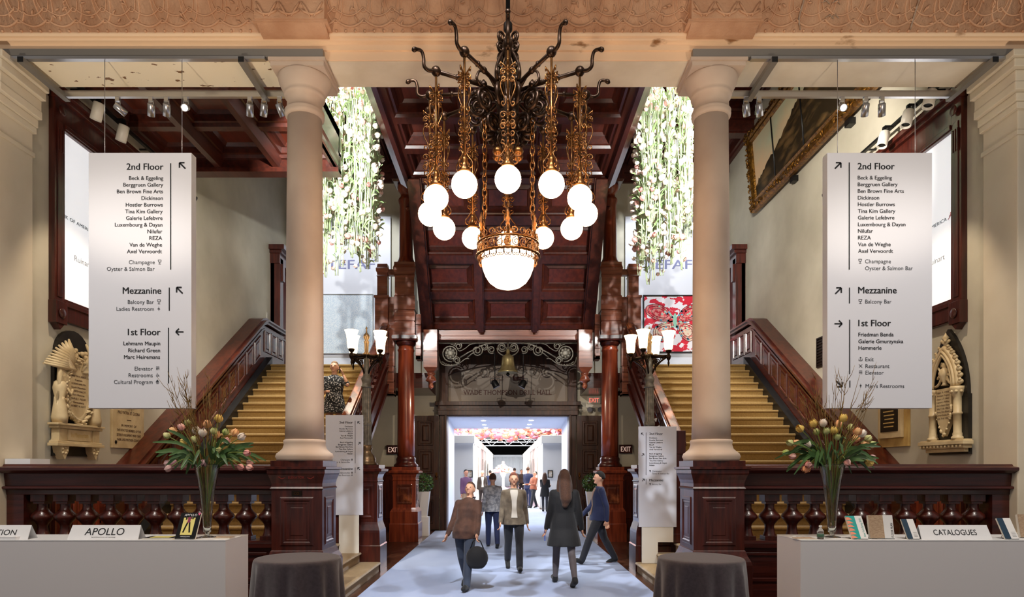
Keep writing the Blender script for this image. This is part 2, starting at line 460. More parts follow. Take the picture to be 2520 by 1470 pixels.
# coved frieze with a repeating relief of ovals, swags and leaves
def cove(t, o=0.):        # t 0..1 up the cove, o = offset towards the hall
    y = 7.62 - .50 * t - .14 * t * t; z = 6.87 + 1.05 * t
    return y - o * .9, z - o * .42
b = MB()
n = 10
pts = [cove(i / n) for i in range(n + 1)] + [(8.28, 7.92), (8.28, 6.88)]
b.prism(pts, 'x', -6.9, 6.9, True)
rnd = random.Random(4)
P = .335
def cp(x, t, o=.0):
    y, z = cove(t, o); return (x, y, z)
for i in range(-20, 21):
    x = i * P
    b.tube([cp(x + .1 * math.cos(a), .27 + .19 * math.sin(a), -.001) for a in [PI * 2 * k / 18 for k in range(18)]], .011, 5, closed=True)
    b.tube([cp(x + .065 * math.cos(a), .29 + .12 * math.sin(a), .004) for a in [PI * 2 * k / 14 for k in range(14)]], .008, 5, closed=True)
    b.tube([cp(x + P * u, .05 + .05 * (2 * u - 1) ** 2 * 1.2, .004) for u in [k / 10 for k in range(11)]], .014, 5)
    b.tube([cp(x + P * u, .14 + .07 * (2 * u - 1) ** 2, .004) for u in [k / 10 for k in range(11)]], .010, 5)
    for k in range(7):
        u = rnd.uniform(.25, .75); t = rnd.uniform(.06, .5)
        a = rnd.uniform(0, PI)
        b.tube([cp(x + P * u + .03 * math.cos(a) * q, t + .03 * math.sin(a) * q, .004 + .008 * (1 - q * q)) for q in (-1, 0, 1)], [.005, .014, .005], 5)
    for k in range(3): b.ball(cp(x + P * (k / 3.0), .012, .004), .018, 6, 4)
struct(b.obj('trim_frieze', m_frieze))
for s in (-1, 1):
    b = MB(); X = s * 2.49
    b.box(X - .40, X + .40, 7.40, 7.7, 6.88, 7.10)
    b.box(X - .43, X + .43, 7.41, 7.7, 6.865, 6.885); b.prism([(7.43, 6.87), (7.50, 6.845), (7.60, 6.82), (7.70, 6.815), (7.70, 6.87)], 'x', X - .39, X + .39)
    for q in range(3):
        xx = X - .26 + .26 * q
        for sg in (-1, 1):
            b.tube([(xx + sg * (.02 + .1 * u), 7.395, 6.9 + .17 * u) for u in (0, .35, .7, 1)], [.008, .016, .016, .008], 5)
        b.tube([(xx - .12 + .24 * u, 7.395, 6.93 + .05 * (2 * u - 1) ** 2) for u in [k / 6 for k in range(7)]], .014, 5)
    struct(b.obj('trim_frieze_block', m_frieze))
# cracked panel of the frieze on the right
b = MB()
for pts in ([(3.42, .9), (3.38, .6), (3.40, .3), (3.38, .12), (3.42, .02)], [(4.86, .9), (4.80, .62), (4.74, .45), (4.72, .25), (4.70, .02)]):
    b.tube(smooth_pts([cp(x, t, .012) for x, t in pts], 4), .010, 5)
for k in range(16):
    x = rnd.uniform(3.45, 4.8); t = rnd.uniform(.12, .6)
    b.tube([cp(x, t, .006), cp(x + .05, t + .02, .008), cp(x + .1, t - .01, .006)], [.004, .012, .004], 5)
struct(b.obj('trim_frieze_crack', m_stain))
# ---------------------------------------------------------------- coffered ceilings
def coffers(b, x0, x1, y0, y1, z, nx, ny, rib=.16, deep=.16):
    for i in range(nx):
        for j in range(ny):
            w_, h_ = (x1 - x0) / nx, (y1 - y0) / ny
            b.k = 0
            b.rings((x0 + w_ * i, y0 + h_ * j, z), (w_, 0, 0), (0, h_, 0), (0, 0, 1),
                    [(0, 0), (rib / 2, 0), (rib / 2 + .02, .05), (rib / 2 + .06, .06), (rib / 2 + .08, deep), (rib / 2 + .16, deep - .03), (rib / 2 + .2, deep + .02)], cap=False)
            e = rib / 2 + .2
            b.k = 1
            b.quad((x0 + w_ * i + e, y0 + h_ * j + e, z + deep + .02), (x0 + w_ * (i + 1) - e, y0 + h_ * j + e, z + deep + .02),
                   (x0 + w_ * (i + 1) - e, y0 + h_ * (j + 1) - e, z + deep + .02), (x0 + w_ * i + e, y0 + h_ * (j + 1) - e, z + deep + .02))
            b.k = 0
# mezzanine soffit on the left
b = MB()
coffers(b, -XW, -3.06, 8.35, 11.45, 7.2, 3, 3, .14, .15)
for i in range(1, 4):
    xx = -XW + 1.02 * i
    b.prism([(xx - .1, 7.2), (xx - .07, 7.12), (xx - .05, 7.06), (xx + .05, 7.06), (xx + .07, 7.12), (xx + .1, 7.2)], 'y', 8.35, 11.45)
b.box(-XW, -2.98, 11.45, 11.62, 7.0, 7.75); b.box(-XW, -2.98, 11.42, 11.66, 6.98, 7.06); b.box(-XW, -2.98, 11.42, 11.66, 7.3, 7.36)
b.box(-XW, -2.98, 8.33, 8.36, 7.06, 7.75); b.box(-3.06, -2.98, 8.35, 11.5, 7.06, 7.75); b.box(-XW, -2.98, 8.35, 11.5, 7.6, 7.75)
struct(b.obj('ceiling_mezzanine', [m_ceil, m_ceilp]))
# high ceiling of the stair hall
b = MB()
coffers(b, -XW, XW, 8.28, 16.2, 10.63, 9, 6, .2, .2)
coffers(b, -XW, XW, 16.4, YB, 10.15, 9, 1, .2, .2)
b.box(-XW, XW, 16.15, 16.42, 10.1, 10.9); b.box(-XW, XW, 16.08, 16.46, 10.14, 10.22); b.box(-XW, XW, 16.05, 16.2, 10.42, 10.5)
b.box(-XW, XW, 8.28, YB, 10.86, 10.95)
b.box(-XW, XW, YB - .14, YB, 9.95, 10.2); b.box(-XW, XW, YB - .08, YB, 9.7, 9.98)
struct(b.obj('ceiling_high', [m_ceil, m_ceilp]))
# soffit of the upper flight: level part, then sloping down to the portal
b = MB()
coffers(b, -2.12, 2.12, 8.3, 13.9, 8.0, 3, 5, .22, .2)
for s in (-1, 1):
    b.prism([(s * 2.12, 8.0), (s * 2.12, 7.9), (s * 2.2, 7.88), (s * 2.28, 7.94), (s * 2.34, 7.98), (s * 2.36, 8.5), (s * 2.12, 8.5)], 'y', 8.3, 14.2)
b.box(-2.36, 2.36, 8.3, 14.2, 8.3, 8.5)
O = Vector((-2.1, 13.9, 7.97)); V = Vector((0, 2.35, -2.72)); Vn = V.normalized(); N = Vector((1, 0, 0)).cross(Vn)
if N.z < 0: N = -N
for i in range(3):
    for j in range(4):
        w_ = 4.2 / 3; h_ = V.length / 4
        o = O + Vector((w_ * i, 0, 0)) + Vn * (h_ * j)
        b.k = 0
        b.rings(o, (w_, 0, 0), Vn * h_, N, [(0, 0), (.1, 0), (.12, .05), (.15, .06), (.17, .14), (.26, .11), (.28, .13)], cap=False)
        b.k = 1
        e = .28; q = o + N * .13
        b.quad(q + Vector((e, 0, 0)) + Vn * e, q + Vector((w_ - e, 0, 0)) + Vn * e, q + Vector((w_ - e, 0, 0)) + Vn * (h_ - e), q + Vector((e, 0, 0)) + Vn * (h_ - e))
b.k = 0
for i in range(4):          # projecting ribs
    xx = -2.0 + 4.0 / 3 * i; hw = .15 if i in (0, 3) else .09
    o = O + Vn * -.02
    for a, dd in ((hw, .0), (hw - .03, .07)):
        p0, p1 = o - N * (dd + .07), o + V * 1.01 - N * (dd + .07)
        q0, q1 = o + N * .05, o + V * 1.01 + N * .05
        vs = []
        for p in (p0, p1, q1, q0): vs += [(xx - a, p.y, p.z), (xx + a, p.y, p.z)]
        b.add(vs, [(0, 1, 3, 2), (2, 3, 5, 4), (4, 5, 7, 6), (6, 7, 1, 0), (0, 2, 4, 6), (1, 3, 5, 7)])
for s in (-1, 1):           # sides of the flight
    b.prism([(13.9, 7.97), (16.25, 5.25), (16.6, 5.6), (14.3, 8.5), (13.9, 8.5)], 'x', s * 2.0, s * 2.1)
struct(b.obj('ceiling_stair_soffit', [m_ceil, m_ceilp]))
# ---------------------------------------------------------------- white columns on panelled pedestals, balustrades
CX, CY = 2.49, 7.97
for s, nm in ((-1, 'left'), (1, 'right')):
    c = (s * CX, CY, 0)
    t = thing('white_column', (s * CX, CY, 1.85), 'tall stone coloured round column on the %s pedestal' % nm, 'column')
    b = MB(); b.lathe([(.33, 1.85), (.33, 1.87), (.345, 1.90), (.33, 1.94), (.30, 1.96), (.26, 2.0), (.245, 2.05), (.25, 2.07), (.25, 2.1), (.235, 2.11)], c, 40)
    b.obj('base', m_column, t)
    b = MB(); b.lathe([(.233, 2.1), (.226, 2.4), (.222, 3.2), (.215, 4.6), (.203, 6.05)], c, 40)
    b.obj('shaft', m_column, t)
    b = MB(); b.lathe([(.205, 6.03), (.23, 6.05), (.235, 6.08), (.225, 6.1), (.235, 6.115), (.212, 6.13), (.205, 6.27), (.235, 6.28), (.245, 6.31), (.235, 6.33), (.25, 6.345), (.27, 6.38), (.30, 6.44), (.315, 6.5), (.31, 6.52)], c, 40)
    b.box(c[0] - .315, c[0] + .315, CY - .3, CY + .34, 6.515, 6.57); b.box(c[0] - .335, c[0] + .335, CY - .32, CY + .35, 6.57, 6.608)
    b.obj('capital', m_column, t)
    t = thing('column_pedestal', (s * CX, CY, 0), 'dark mahogany panelled pedestal under the %s white column' % nm, 'pedestal')
    q = lambda pr: [(r * math.sqrt(2), z) for r, z in pr]
    b = MB(); b.lathe(q([(.37, 0), (.37, .62), (.36, .66), (.33, .72), (.31, .78), (.30, .79), (.30, 1.50), (.315, 1.52), (.30, 1.54), (.30, 1.58), (.31, 1.62), (.33, 1.68), (.34, 1.70), (.34, 1.74), (.36, 1.75), (.36, 1.775), (.31, 1.78), (.31, 1.85)]), c, 4, smooth=False, a0=PI / 4)
    b.obj('body', m_woodv, t)
    def pan(name, O, U):
        b = MB(); b.rings(O, U, (0, 0, .58), Vector(U).cross(Vector((0, 0, 1))), [(0, 0), (.015, .02), (.04, .02), (.055, -.0), (.075, .005), (.10, -.02), (.11, -.02), (.13, .005), (.14, .005)])
        b.obj(name, m_woodv, t)
    pan('panel', (c[0] - .20, CY - .302, .84), (.40, 0, 0))
    if s < 0: pan('panel', (c[0] + .302, CY - .2, .84), (0, .40, 0))
    else: pan('panel', (c[0] - .302, CY + .2, .84), (0, -.40, 0))
    if s < 0:
        b = MB(); b.box(c[0] - .06, c[0] + .06, CY - .312, CY - .3, 1.435, 1.495)
        pl = b.obj('name_plate', m_bronze, t, bev=.003)
        b = MB(); write(b, 'CG', (c[0], CY - .314, 1.448), (1, 0, 0), (0, 0, 1), .045, 'c')
        b.obj('lettering', m_ironb, pl)
        b = MB(); write(b, 'ELEVATOR', (c[0], CY - .325, 1.637), (1, 0, 0), (0, 0, 1), .042, 'c', width=.19)
        mr = M('red_painted_letters', S(120, 34, 24), .5)
        b.obj('carved_lettering', mr, t)
        for g in (-1, 1):
            b = MB(); strip(b, [(g * .13, .015), (g * .17, .0), (g * .21, .025)], (c[0], CY - .325, 1.635), (1, 0, 0), (0, 0, 1), .008); b.obj('carved_flourish', mr, t)
    # balustrade from the pedestal to the side wall
    t = thing('balustrade', (s * 4.4, 8.0, 0), 'dark mahogany balustrade with turned balusters behind the %s counter' % nm, 'balustrade')
    xa, xb = s * 2.79, s * 6.06
    def rail(name, pr, mat=m_wood):
        b = MB(); b.prism(pr, 'x', xa, xb); b.obj(name, mat, t, bev=.006)
    rail('handrail', [(7.70, 1.735), (7.70, 1.77), (7.78, 1.785), (7.80, 1.81), (8.16, 1.81), (8.18, 1.785), (8.26, 1.77), (8.26, 1.735), (8.2, 1.70), (7.76, 1.70)])
    rail('frieze_board', [(7.80, 1.70), (7.82, 1.55), (7.77, 1.54), (7.77, 1.515), (7.83, 1.50), (7.84, 1.44), (8.12, 1.44), (8.14, 1.5), (8.19, 1.52), (8.15, 1.7)])
    rail('base_rail', [(7.80, .80), (7.80, .86), (7.84, .885), (8.12, .885), (8.16, .86), (8.16, .80)])
    b = MB(); b.box(xa, xb, 7.84, 8.12, .3, .80); b.box(xa, xb, 7.78, 8.18, 0, .3); b.box(xa, xb, 7.81, 8.15, .3, .36)
    for k in range(4):
        x0 = min(xa, xb) + .05 + .8 * k
        b.rings((x0, 7.838, .38), (.72, 0, 0), (0, 0, .38), (0, -1, 0), [(0, 0), (.02, .02), (.05, .02), (.06, -.0), (.12, .01)])
    b.obj('plinth_panel', m_wood, t)
    b = MB(); b.box(s * 5.84, s * 6.045, 7.84, 8.12, .36, 1.44); b.obj('end_post', m_wood, t)
    b = MB()
    b.box(-.09, .09, -.09, .09, .47, .555); b.box(-.07, .07, -.07, .07, .44, .47)
    b.lathe([(.06, .44), (.055, .42), (.058, .385), (.08, .35), (.118, .31), (.127, .285), (.122, .26), (.09, .225), (.062, .19), (.055, .16), (.062, .10), (.075, .06), (.08, .05)], (0, 0, 0), 12)
    b.box(-.085, .085, -.085, .085, 0, .05)
    me = b.mesh('baluster', m_woodv, .004)
    for k in range(11):
        o = bpy.data.objects.new('baluster', me); COL.objects.link(o); o.parent = t
        o.location = (s * (2.93 + .278 * k) - s * 4.4, 7.98 - 8.0, .885)
# ---------------------------------------------------------------- great stairs
def step_mesh(wd, y0=0., y1=.34, rise=.18):
    b = MB()
    pr = [(y0, -rise), (y0 - .0, -.05)] + [(y0 - .005 - .03 * math.sin(a), -.027 - .027 * math.cos(a)) for a in [PI * k / 5 for k in range(6)]] + [(y1, 0), (y1, -rise)]
    b.prism(pr, 'x', -wd / 2, wd / 2)
    return b.mesh('step', m_goldc)
for s, nm in ((-1, 'left'), (1, 'right')):
    t = thing('staircase', (s * 4.4, 12.5, 0), 'broad staircase with gold carpet rising behind the %s white column' % nm, 'staircase')
    me = step_mesh(2.56)
    for k in range(21):
        o = bpy.data.objects.new('step', me); COL.objects.link(o); o.parent = t
        o.location = (-s * .03, 15.5 - .27 * k - 12.5, 4.25 - .18 * k)
    # side steps up from the corridor to the lower landing
    for k in range(3):
        x0 = s * (2.2 + .33 * k); z = .167 * (k + 1)
        b = MB()
        pr = [(x0, z - .167), (x0, z - .05), (x0 - s * .03, z - .04), (x0 - s * .035, z - .025), (x0 - s * .02, z - .004), (x0, z), (x0 + s * .34, z), (x0 + s * .34, z - .167)]
        b.prism(pr, 'y', 8.36, 11.08)
        b.obj('step', m_goldc, t)
    b = MB(); b.box(s * 3.2, s * 5.81, 8.3, 10.4, 0, .499)
    b.obj('landing', m_goldc, t)
    b = MB()
    lo = [(10.05, 0), (10.05, zs(10.05) - .2), (15.5, zs(15.5) - .2), (15.5, zs(15.5) - .55), (11.2, zs(11.2) - .55), (10.9, 0)]
    b.prism(lo, 'x', s * 3.1, s * 5.64)
    b.obj('carriage', m_wood, t)
    for xa, xb in ((3.01, 3.07), (5.65, 5.81)):
        b = MB(); b.prism([(10.0, .5), (10.0, zs(10.0) + .12), (15.6, zs(15.6) + .12), (15.6, zs(15.6) - .3), (10.4, .5)], 'x', s * xa, s * xb)
        b.obj('string', m_black if xa > 5 else m_wood, t)
    # panelled dado against the wall
    t = thing('stair_dado', (s * 5.95, 12.9, 0), 'panelled mahogany dado climbing the %s wall beside the stairs' % nm, 'panelling')
    b = MB(); b.prism([(9.3, .5), (9.3, zs(9.3) + 1.0), (15.4, zs(15.4) + 1.0), (16.9, zs(15.4) + 1.0), (16.9, 4.25), (15.5, 4.25), (9.95, .5)], 'x', s * 5.82, s * 6.11)
    b.box(s * 5.86, s * 6.11, 8.31, 9.9, .5, 1.56); b.box(s * 5.82, s * 6.11, 8.31, 9.6, 1.52, 1.6); b.box(s * 5.83, s * 6.11, 8.31, 9.9, .5, .68)
    b.obj('board', m_dado, t)
    for k in range(4):
        b = MB(); b.rings(Vector((s * 5.858, 8.36 + .38 * k, .76)), (0, .34, 0), (0, 0, .68), (-s, 0, 0), [(0, 0), (.012, .025), (.05, .025), (.06, 0), (.085, .0), (.105, .018), (.11, .018)])
        b.obj('panel', m_red, t)
    b = MB()
    for o0, o1, xi in ((1.0, 1.06, 5.74), (1.06, 1.1, 5.70), (1.1, 1.15, 5.78), (.86, .90, 5.79)):
        b.prism([(9.3, zs(9.3) + o0), (9.3, zs(9.3) + o1), (15.35, zs(15.35) + o1), (15.55, zs(15.45) + o1), (16.95, zs(15.45) + o1), (16.95, zs(15.45) + o0), (15.55, zs(15.45) + o0), (15.35, zs(15.35) + o0)], 'x', s * xi, s * 6.115)
    b.obj('handrail', m_dado, t)
    sl = Vector((0, .27, .18)).normalized()
    for k in range(12):
        y0 = 9.9 + .455 * k
        b = MB()
        O = Vector((s * 5.818, y0, zs(y0) + .30))
        b.rings(O, sl * .44, (0, 0, .5), (-s, 0, 0), [(0, 0), (.012, .025), (.05, .025), (.06, 0), (.085, .0), (.105, .018), (.11, .018)])
        b.obj('panel', m_dado, t)
    for k in range(3):
        b = MB(); b.rings(Vector((s * 5.818, 15.52 + .44 * k, 4.55)), (0, .38, 0), (0, 0, .55), (-s, 0, 0), [(0, 0), (.012, .025), (.05, .025), (.06, 0), (.085, .0), (.105, .018), (.11, .018)])
        b.obj('panel', m_dado, t)
    # open balustrade on the corridor side
    t = thing('stair_balustrade', (s * 2.95, 12.9, 0), 'carved raking balustrade with highlight-tinted orange handrail on the inner side of the %s stairs' % nm, 'balustrade')
    def rake(o0, o1, ya=11.0, yb=15.49): return [(ya, zs(ya) + o0), (ya, zs(ya) + o1), (yb, zs(yb) + o1), (yb, zs(yb) + o0)]
    b = MB(); b.prism([(11.0, .51), (11.0, zs(11.0) + .22), (15.49, zs(15.49) + .22), (15.49, zs(15.49) - .55), (11.0, zs(11.0) - .55)], 'x', s * 2.87, s * 3.0)
    b.prism(rake(-.58, -.46), 'x', s * 2.83, s * 3.0); b.prism(rake(-.10, -.05), 'x', s * 2.84, s * 3.0); b.prism(rake(.18, .28), 'x', s * 2.82, s * 3.005)
    b.obj('string_board', m_woodv, t)
    b = MB(); b.prism(rake(.80, .88), 'x', s * 2.84, s * 2.98); b.prism(rake(.88, .96), 'x', s * 2.81, s * 3.02); b.prism(rake(.96, 1.0), 'x', s * 2.84, s * 2.99)
    b.obj('handrail', m_rail, t, bev=.01)
    b = MB(); b.lathe([(.03, 0), (.045, .03), (.03, .07), (.06, .16), (.065, .2), (.035, .3), (.03, .34), (.05, .38), (.03, .42), (.045, .52)], (0, 0, 0), 8)
    me = b.mesh('baluster', m_woodv)
    for k in range(18):
        o = bpy.data.objects.new('baluster', me); COL.objects.link(o); o.parent = t
        y = 11.3 + .235 * k
        o.location = (0, y - 12.9, zs(y) + .28)
    b = MB(); b.box(s * 2.80, s * 3.0, 10.97, 11.2, .504, 2.0); b.box(s * 2.77, s * 3.0, 10.96, 11.22, 2.0, 2.4); b.box(s * 2.77, s * 3.0, 10.96, 11.22, .504, .66)
    b.obj('bottom_post', m_woodv, t, bev=.01)
# blue grey carpet along the corridor
b = MB()
pts = [(-2.05, -1), (2.05, -1), (2.05, 17.4), (2.0, 18.35), (1.70, 18.35), (1.70, 18.98), (1.72, 18.98), (1.98, 24.4), (1.98, 27.8), (1.38, 27.8), (1.38, 30.4), (-1.38, 30.4), (-1.38, 27.8), (-1.98, 27.8), (-1.98, 24.4), (-1.72, 18.98), (-1.70, 18.98), (-1.70, 18.35), (-2.05, 18.35)]
b.prism(pts, 'z', .0, .012)
tag(b.obj('carpet_runner', m_carpet), 'wide blue grey carpet running up the corridor through the great door', 'carpet')
# ================================================================ portal of red mahogany at the end of the corridor
sq = lambda pr: [(r * math.sqrt(2), z) for r, z in pr]
for s, nm in ((-1, 'left'), (1, 'right')):
    c = (s * 2.5, 15.95, 0)
    t = thing('portal_column', (c[0], c[1], 0), 'polished red mahogany column on a tall panelled pedestal, %s of the great door' % nm, 'column')
    b = MB(); b.lathe(sq([(.35, 0), (.35, .42), (.345, .44), (.335, .45), (.335, .72), (.30, .78), (.275, .82), (.275, 1.46), (.29, 1.48), (.275, 1.5), (.275, 1.55), (.285, 1.57), (.30, 1.62), (.33, 1.64), (.36, 1.66), (.36, 1.70), (.33, 1.72), (.30, 1.73), (.30, 1.80)]), c, 4, smooth=False, a0=PI / 4)
    b.obj('pedestal', m_red, t)
    b = MB()
    for O, U in (((c[0] - .19, c[1] - .276, .90), (.38, 0, 0)), ((c[0] - s * .276, c[1] - (.19 if s < 0 else -.19), .90), (0, .38 if s < 0 else -.38, 0))):
        b.rings(O, U, (0, 0, .48), Vector(U).cross(Vector((0, 0, 1))), [(0, 0), (.012, .02), (.035, .02), (.05, .002), (.07, .002), (.10, .035), (.115, .035)])
    b.obj('panel', m_rail, t)
    b = MB(); b.lathe([(.29, 1.80), (.30, 1.83), (.29, 1.86), (.25, 1.89), (.235, 1.93), (.24, 1.97), (.245, 2.0), (.225, 2.03), (.215, 2.06)], c, 32)
    b.obj('base', m_woodv, t)
    b = MB(); b.lathe([(.213, 2.05), (.21, 2.6), (.20, 3.8), (.19, 4.62), (.205, 4.64), (.205, 4.67), (.19, 4.69), (.19, 4.76)], c, 32)
    b.obj('shaft', m_red, t)
    b = MB(); b.lathe([(.19, 4.75), (.22, 4.78), (.245, 4.83), (.25, 4.86)], c, 32); b.lathe(sq([(.28, 4.86), (.30, 4.9), (.30, 4.98)]), c, 4, smooth=False, a0=PI / 4)
    b.obj('capital', m_woodv, t)
    b = MB(); b.lathe(sq([(.27, 4.98), (.27, 5.0), (.25, 5.02), (.25, 5.30), (.235, 5.31), (.235, 5.33), (.25, 5.34), (.25, 5.54), (.235, 5.55), (.235, 5.6), (.255, 5.61), (.255, 5.93), (.245, 5.95), (.235, 5.96), (.235, 6.40), (.25, 6.42), (.25, 6.45), (.24, 6.47), (.245, 6.52), (.27, 6.56), (.275, 6.62), (.26, 6.66), (.25, 6.70), (.25, 6.76)]), c, 4, smooth=False, a0=PI / 4)
    b.obj('entablature_block', m_redh, t)
    b = MB(); b.lathe([(.22, 6.76), (.225, 6.8), (.2, 6.85), (.18, 6.9), (.168, 6.95), (.163, 7.6), (.155, 8.2), (.185, 8.3), (.19, 8.33), (.175, 8.37), (.13, 8.42), (.13, 8.48), (.19, 8.56), (.21, 8.64), (.21, 8.7)], c, 28)
    b.ball((c[0] - s * .06, c[1] - .17, 8.08), .05, 10, 8)
    b.obj('upper_shaft', m_red, t)
    b = MB(); b.lathe(sq([(.26, 8.7), (.30, 8.75), (.30, 8.95)]), c, 4, smooth=False, a0=PI / 4)
    b.obj('upper_capital', m_woodv, t)
    # landing posts, fascia and pendants beside it
    b = MB()
    b.box(s * 2.90, s * 3.22, 15.72, 16.08, 4.26, 5.94); b.box(s * 2.88, s * 3.24, 15.7, 16.1, 5.9, 5.96)
    b.lathe(sq([(.125, 5.95), (.125, 6.42), (.14, 6.44), (.125, 6.46), (.13, 6.52), (.15, 6.56), (.155, 6.62), (.13, 6.66), (.12, 6.74)]), (s * 3.05, 15.9, 0), 4, smooth=False, a0=PI / 4)
    b.box(s * 2.76, s * 2.92, 15.82, 15.98, 6.48, 6.62)
    b.box(s * 2.76, s * 2.90, 15.80, 16.0, 4.26, 5.94)
    struct(b.obj('trim_landing_post', m_redh, bev=.008))
    b = MB()
    b.box(s * 2.76, s * 2.98, 15.74, 16.02, 3.52, 4.24)
    for z0, z1, p in ((3.52, 3.58, .0), (3.60, 3.66, .04), (3.86, 3.92, .05), (4.1, 4.24, .03)): b.box(s * 2.76, s * (2.98 + p * .5), 15.74 - p, 16.02, z0, z1)
    b.box(s * 2.115, s * 2.24, 15.8, 16.14, 4.42, 5.52)
    for z0, z1, p in ((4.42, 4.50, .0), (4.50, 4.56, .05), (4.68, 4.74, .03), (5.26, 5.30, .03)): b.box(s * 2.115, s * 2.24, 15.8 - p, 16.14, z0, z1)
    struct(b.obj('trim_landing_fascia', m_redh, bev=.006))
    p = (s * 1.91, 16.14, 0)
    b = MB(); b.lathe(sq([(.05, 4.10), (.17, 4.26), (.17, 4.62), (.162, 4.63), (.162, 4.65), (.17, 4.66), (.17, 5.18)]), p, 4, smooth=False, a0=PI / 4)
    struct(b.obj('trim_portal_post', m_redh))
    b = MB(); b.lathe([(.10, 0), (.11, -.03), (.08, -.06), (.10, -.1), (.13, -.16), (.135, -.19), (.10, -.21), (.05, -.24), (.045, -.27), (.065, -.31), (.055, -.36), (.015, -.39)][::-1], (0, 0, 0), 20)
    tag(b.obj('drop_finial', m_redh, loc=(p[0], p[1], 4.13), local=True), 'turned drop finial under the %s portal post' % nm, 'finial')
b = MB(); b.box(-1.735, 1.735, 16.33, 16.6, 4.995, 5.36)
for z0, z1, q in ((4.995, 5.03, .03), (5.09, 5.11, .015), (5.30, 5.36, .02)): b.box(-1.735, 1.735, 16.33 - q, 16.6, z0, z1)
struct(b.obj('trim_portal_beam', m_redh, bev=.006))
b = MB(); b.box(-2.06, 2.06, YB - .02, YB + .25, 5.0, 5.75); b.box(-2.06, 2.06, 16.6, YB + .2, 5.36, 5.5)
struct(b.obj('ceiling_porch', m_woodv))
# ---------------------------------------------------------------- wrought iron overthrow with its bell
D = 16.55
def ip(u, v): return (wx(1060 + u / 6.125, D), D, wz(830 + v / 6.125, D))
t = thing('iron_overthrow', (0, D, 4.98), 'scrolled grey wrought iron overthrow under the portal beam', 'ironwork')
cu = ip(1163, 0)[0]
def isp(cx_, cy_, r0, r1, a0, turns, m): return [(m(x), y) for x, y in spiral(cx_, cy_, r0, r1, a0, turns, 22)]
for s in (-1, 1):
    m = (lambda x: x) if s < 0 else (lambda x: 2326 - x)
    b = MB()
    def tb(pts, r=.017): b.tube([ip(x, y) for x, y in pts], r, 6)
    tb(isp(298, 245, 128, 62, PI * .45, 1.6, m), .02)
    tb(isp(420, 135, 60, 18, PI, 1.6, m)); tb(isp(395, 350, 58, 16, PI * .9, 1.7, m))
    tb(isp(700, 205, 88, 20, -PI * .4, 1.9, m), .018); tb(isp(810, 150, 55, 16, -PI * .3, 1.6, m))
    tb(isp(915, 190, 60, 18, PI * .3, 1.7, m)); tb(isp(1075, 150, 72, 18, PI * .2, 1.9, m), .02)
    tb([(m(x), y) for x, y in ((440, 310), (560, 235), (650, 190), (760, 130), (850, 100), (960, 95))], .018)
    tb([(m(x), y) for x, y in ((545, 312), (620, 250), (700, 205))], .016)
    tb([(m(x), y) for x, y in smooth_pts([(x, y, 0) for x, y in ((300, 105), (380, 140), (430, 210), (520, 170), (600, 110), (720, 92), (850, 95))]) for x, y in [(x, y)]] if False else [(m(p.x), p.y) for p in smooth_pts([(300, 105, 0), (380, 140, 0), (430, 210, 0), (520, 170, 0), (600, 110, 0), (720, 92, 0), (850, 95, 0)], 4)], .013)
    tb([(m(p.x), p.y) for p in smooth_pts([(1000, 160, 0), (1010, 215, 0), (1060, 262, 0), (1120, 285, 0), (1163, 300, 0)], 4)], .017)
    tb([(m(p.x), p.y) for p in smooth_pts([(130, 300, 0), (150, 390, 0), (215, 425, 0), (330, 430, 0), (430, 395, 0), (520, 330, 0), (580, 325, 0)], 4)], .013)
    for k in range(9):
        a = smooth_pts([(150, 390, 0), (215, 425, 0), (330, 430, 0), (430, 395, 0), (560, 330, 0)], 3)[k]
        tb([(m(a.x), a.y), (m(a.x + 22), a.y - 22), (m(a.x + 40), a.y - 10)], .010)
    b.tube([ip(m(110), 86), ip(m(110), 440)], .02, 6)
    b.obj('scroll_work', m_ironw, t)
    b = MB(); q = ip(m(298), 245)
    b.ball(q, (.11, .05, .11), 12, 8)
    for k in range(8): b.ball((q[0] + .1 * math.cos(k * PI / 4), q[1] - .03, q[2] + .1 * math.sin(k * PI / 4)), (.045, .03, .045), 8, 6)
    b.obj('rosette', m_ironw, t)
b = MB(); b.tube([ip(110, 88), ip(2216, 88)], .025, 6)
b.tube([ip(1163, 84), ip(1163, 330)], .03, 8)
for k in range(8):
    a = k * PI / 4
    x, y, z = ip(1163, 190 + 12 * (k % 2)); b.tube([(x, y, z), (x + .1 * math.cos(a), y + .05 * math.sin(a), z + .09), (x + .15 * math.cos(a), y + .08 * math.sin(a), z + .03)], [.03, .02, .006], 5)
b.obj('centre_stem', m_ironw, t)
b = MB(); b.lathe([(.255, -.50), (.262, -.49), (.25, -.46), (.20, -.40), (.172, -.30), (.158, -.18), (.15, -.10), (.12, -.06), (.06, -.03), (.05, .0), (.05, .06), (.03, .1)], (0, 0, 0), 32)
bt = thing('bell', (0, D, 4.70), 'large brass bell hanging over the great door', 'bell')
b.obj('body', m_bell, bt, local=True)
b = MB(); b.tube([(0, 0, -.2), (0, 0, -.52)], .015, 6); b.ball((0, 0, -.54), .045, 10, 8); b.obj('clapper', m_irond, bt, local=True)
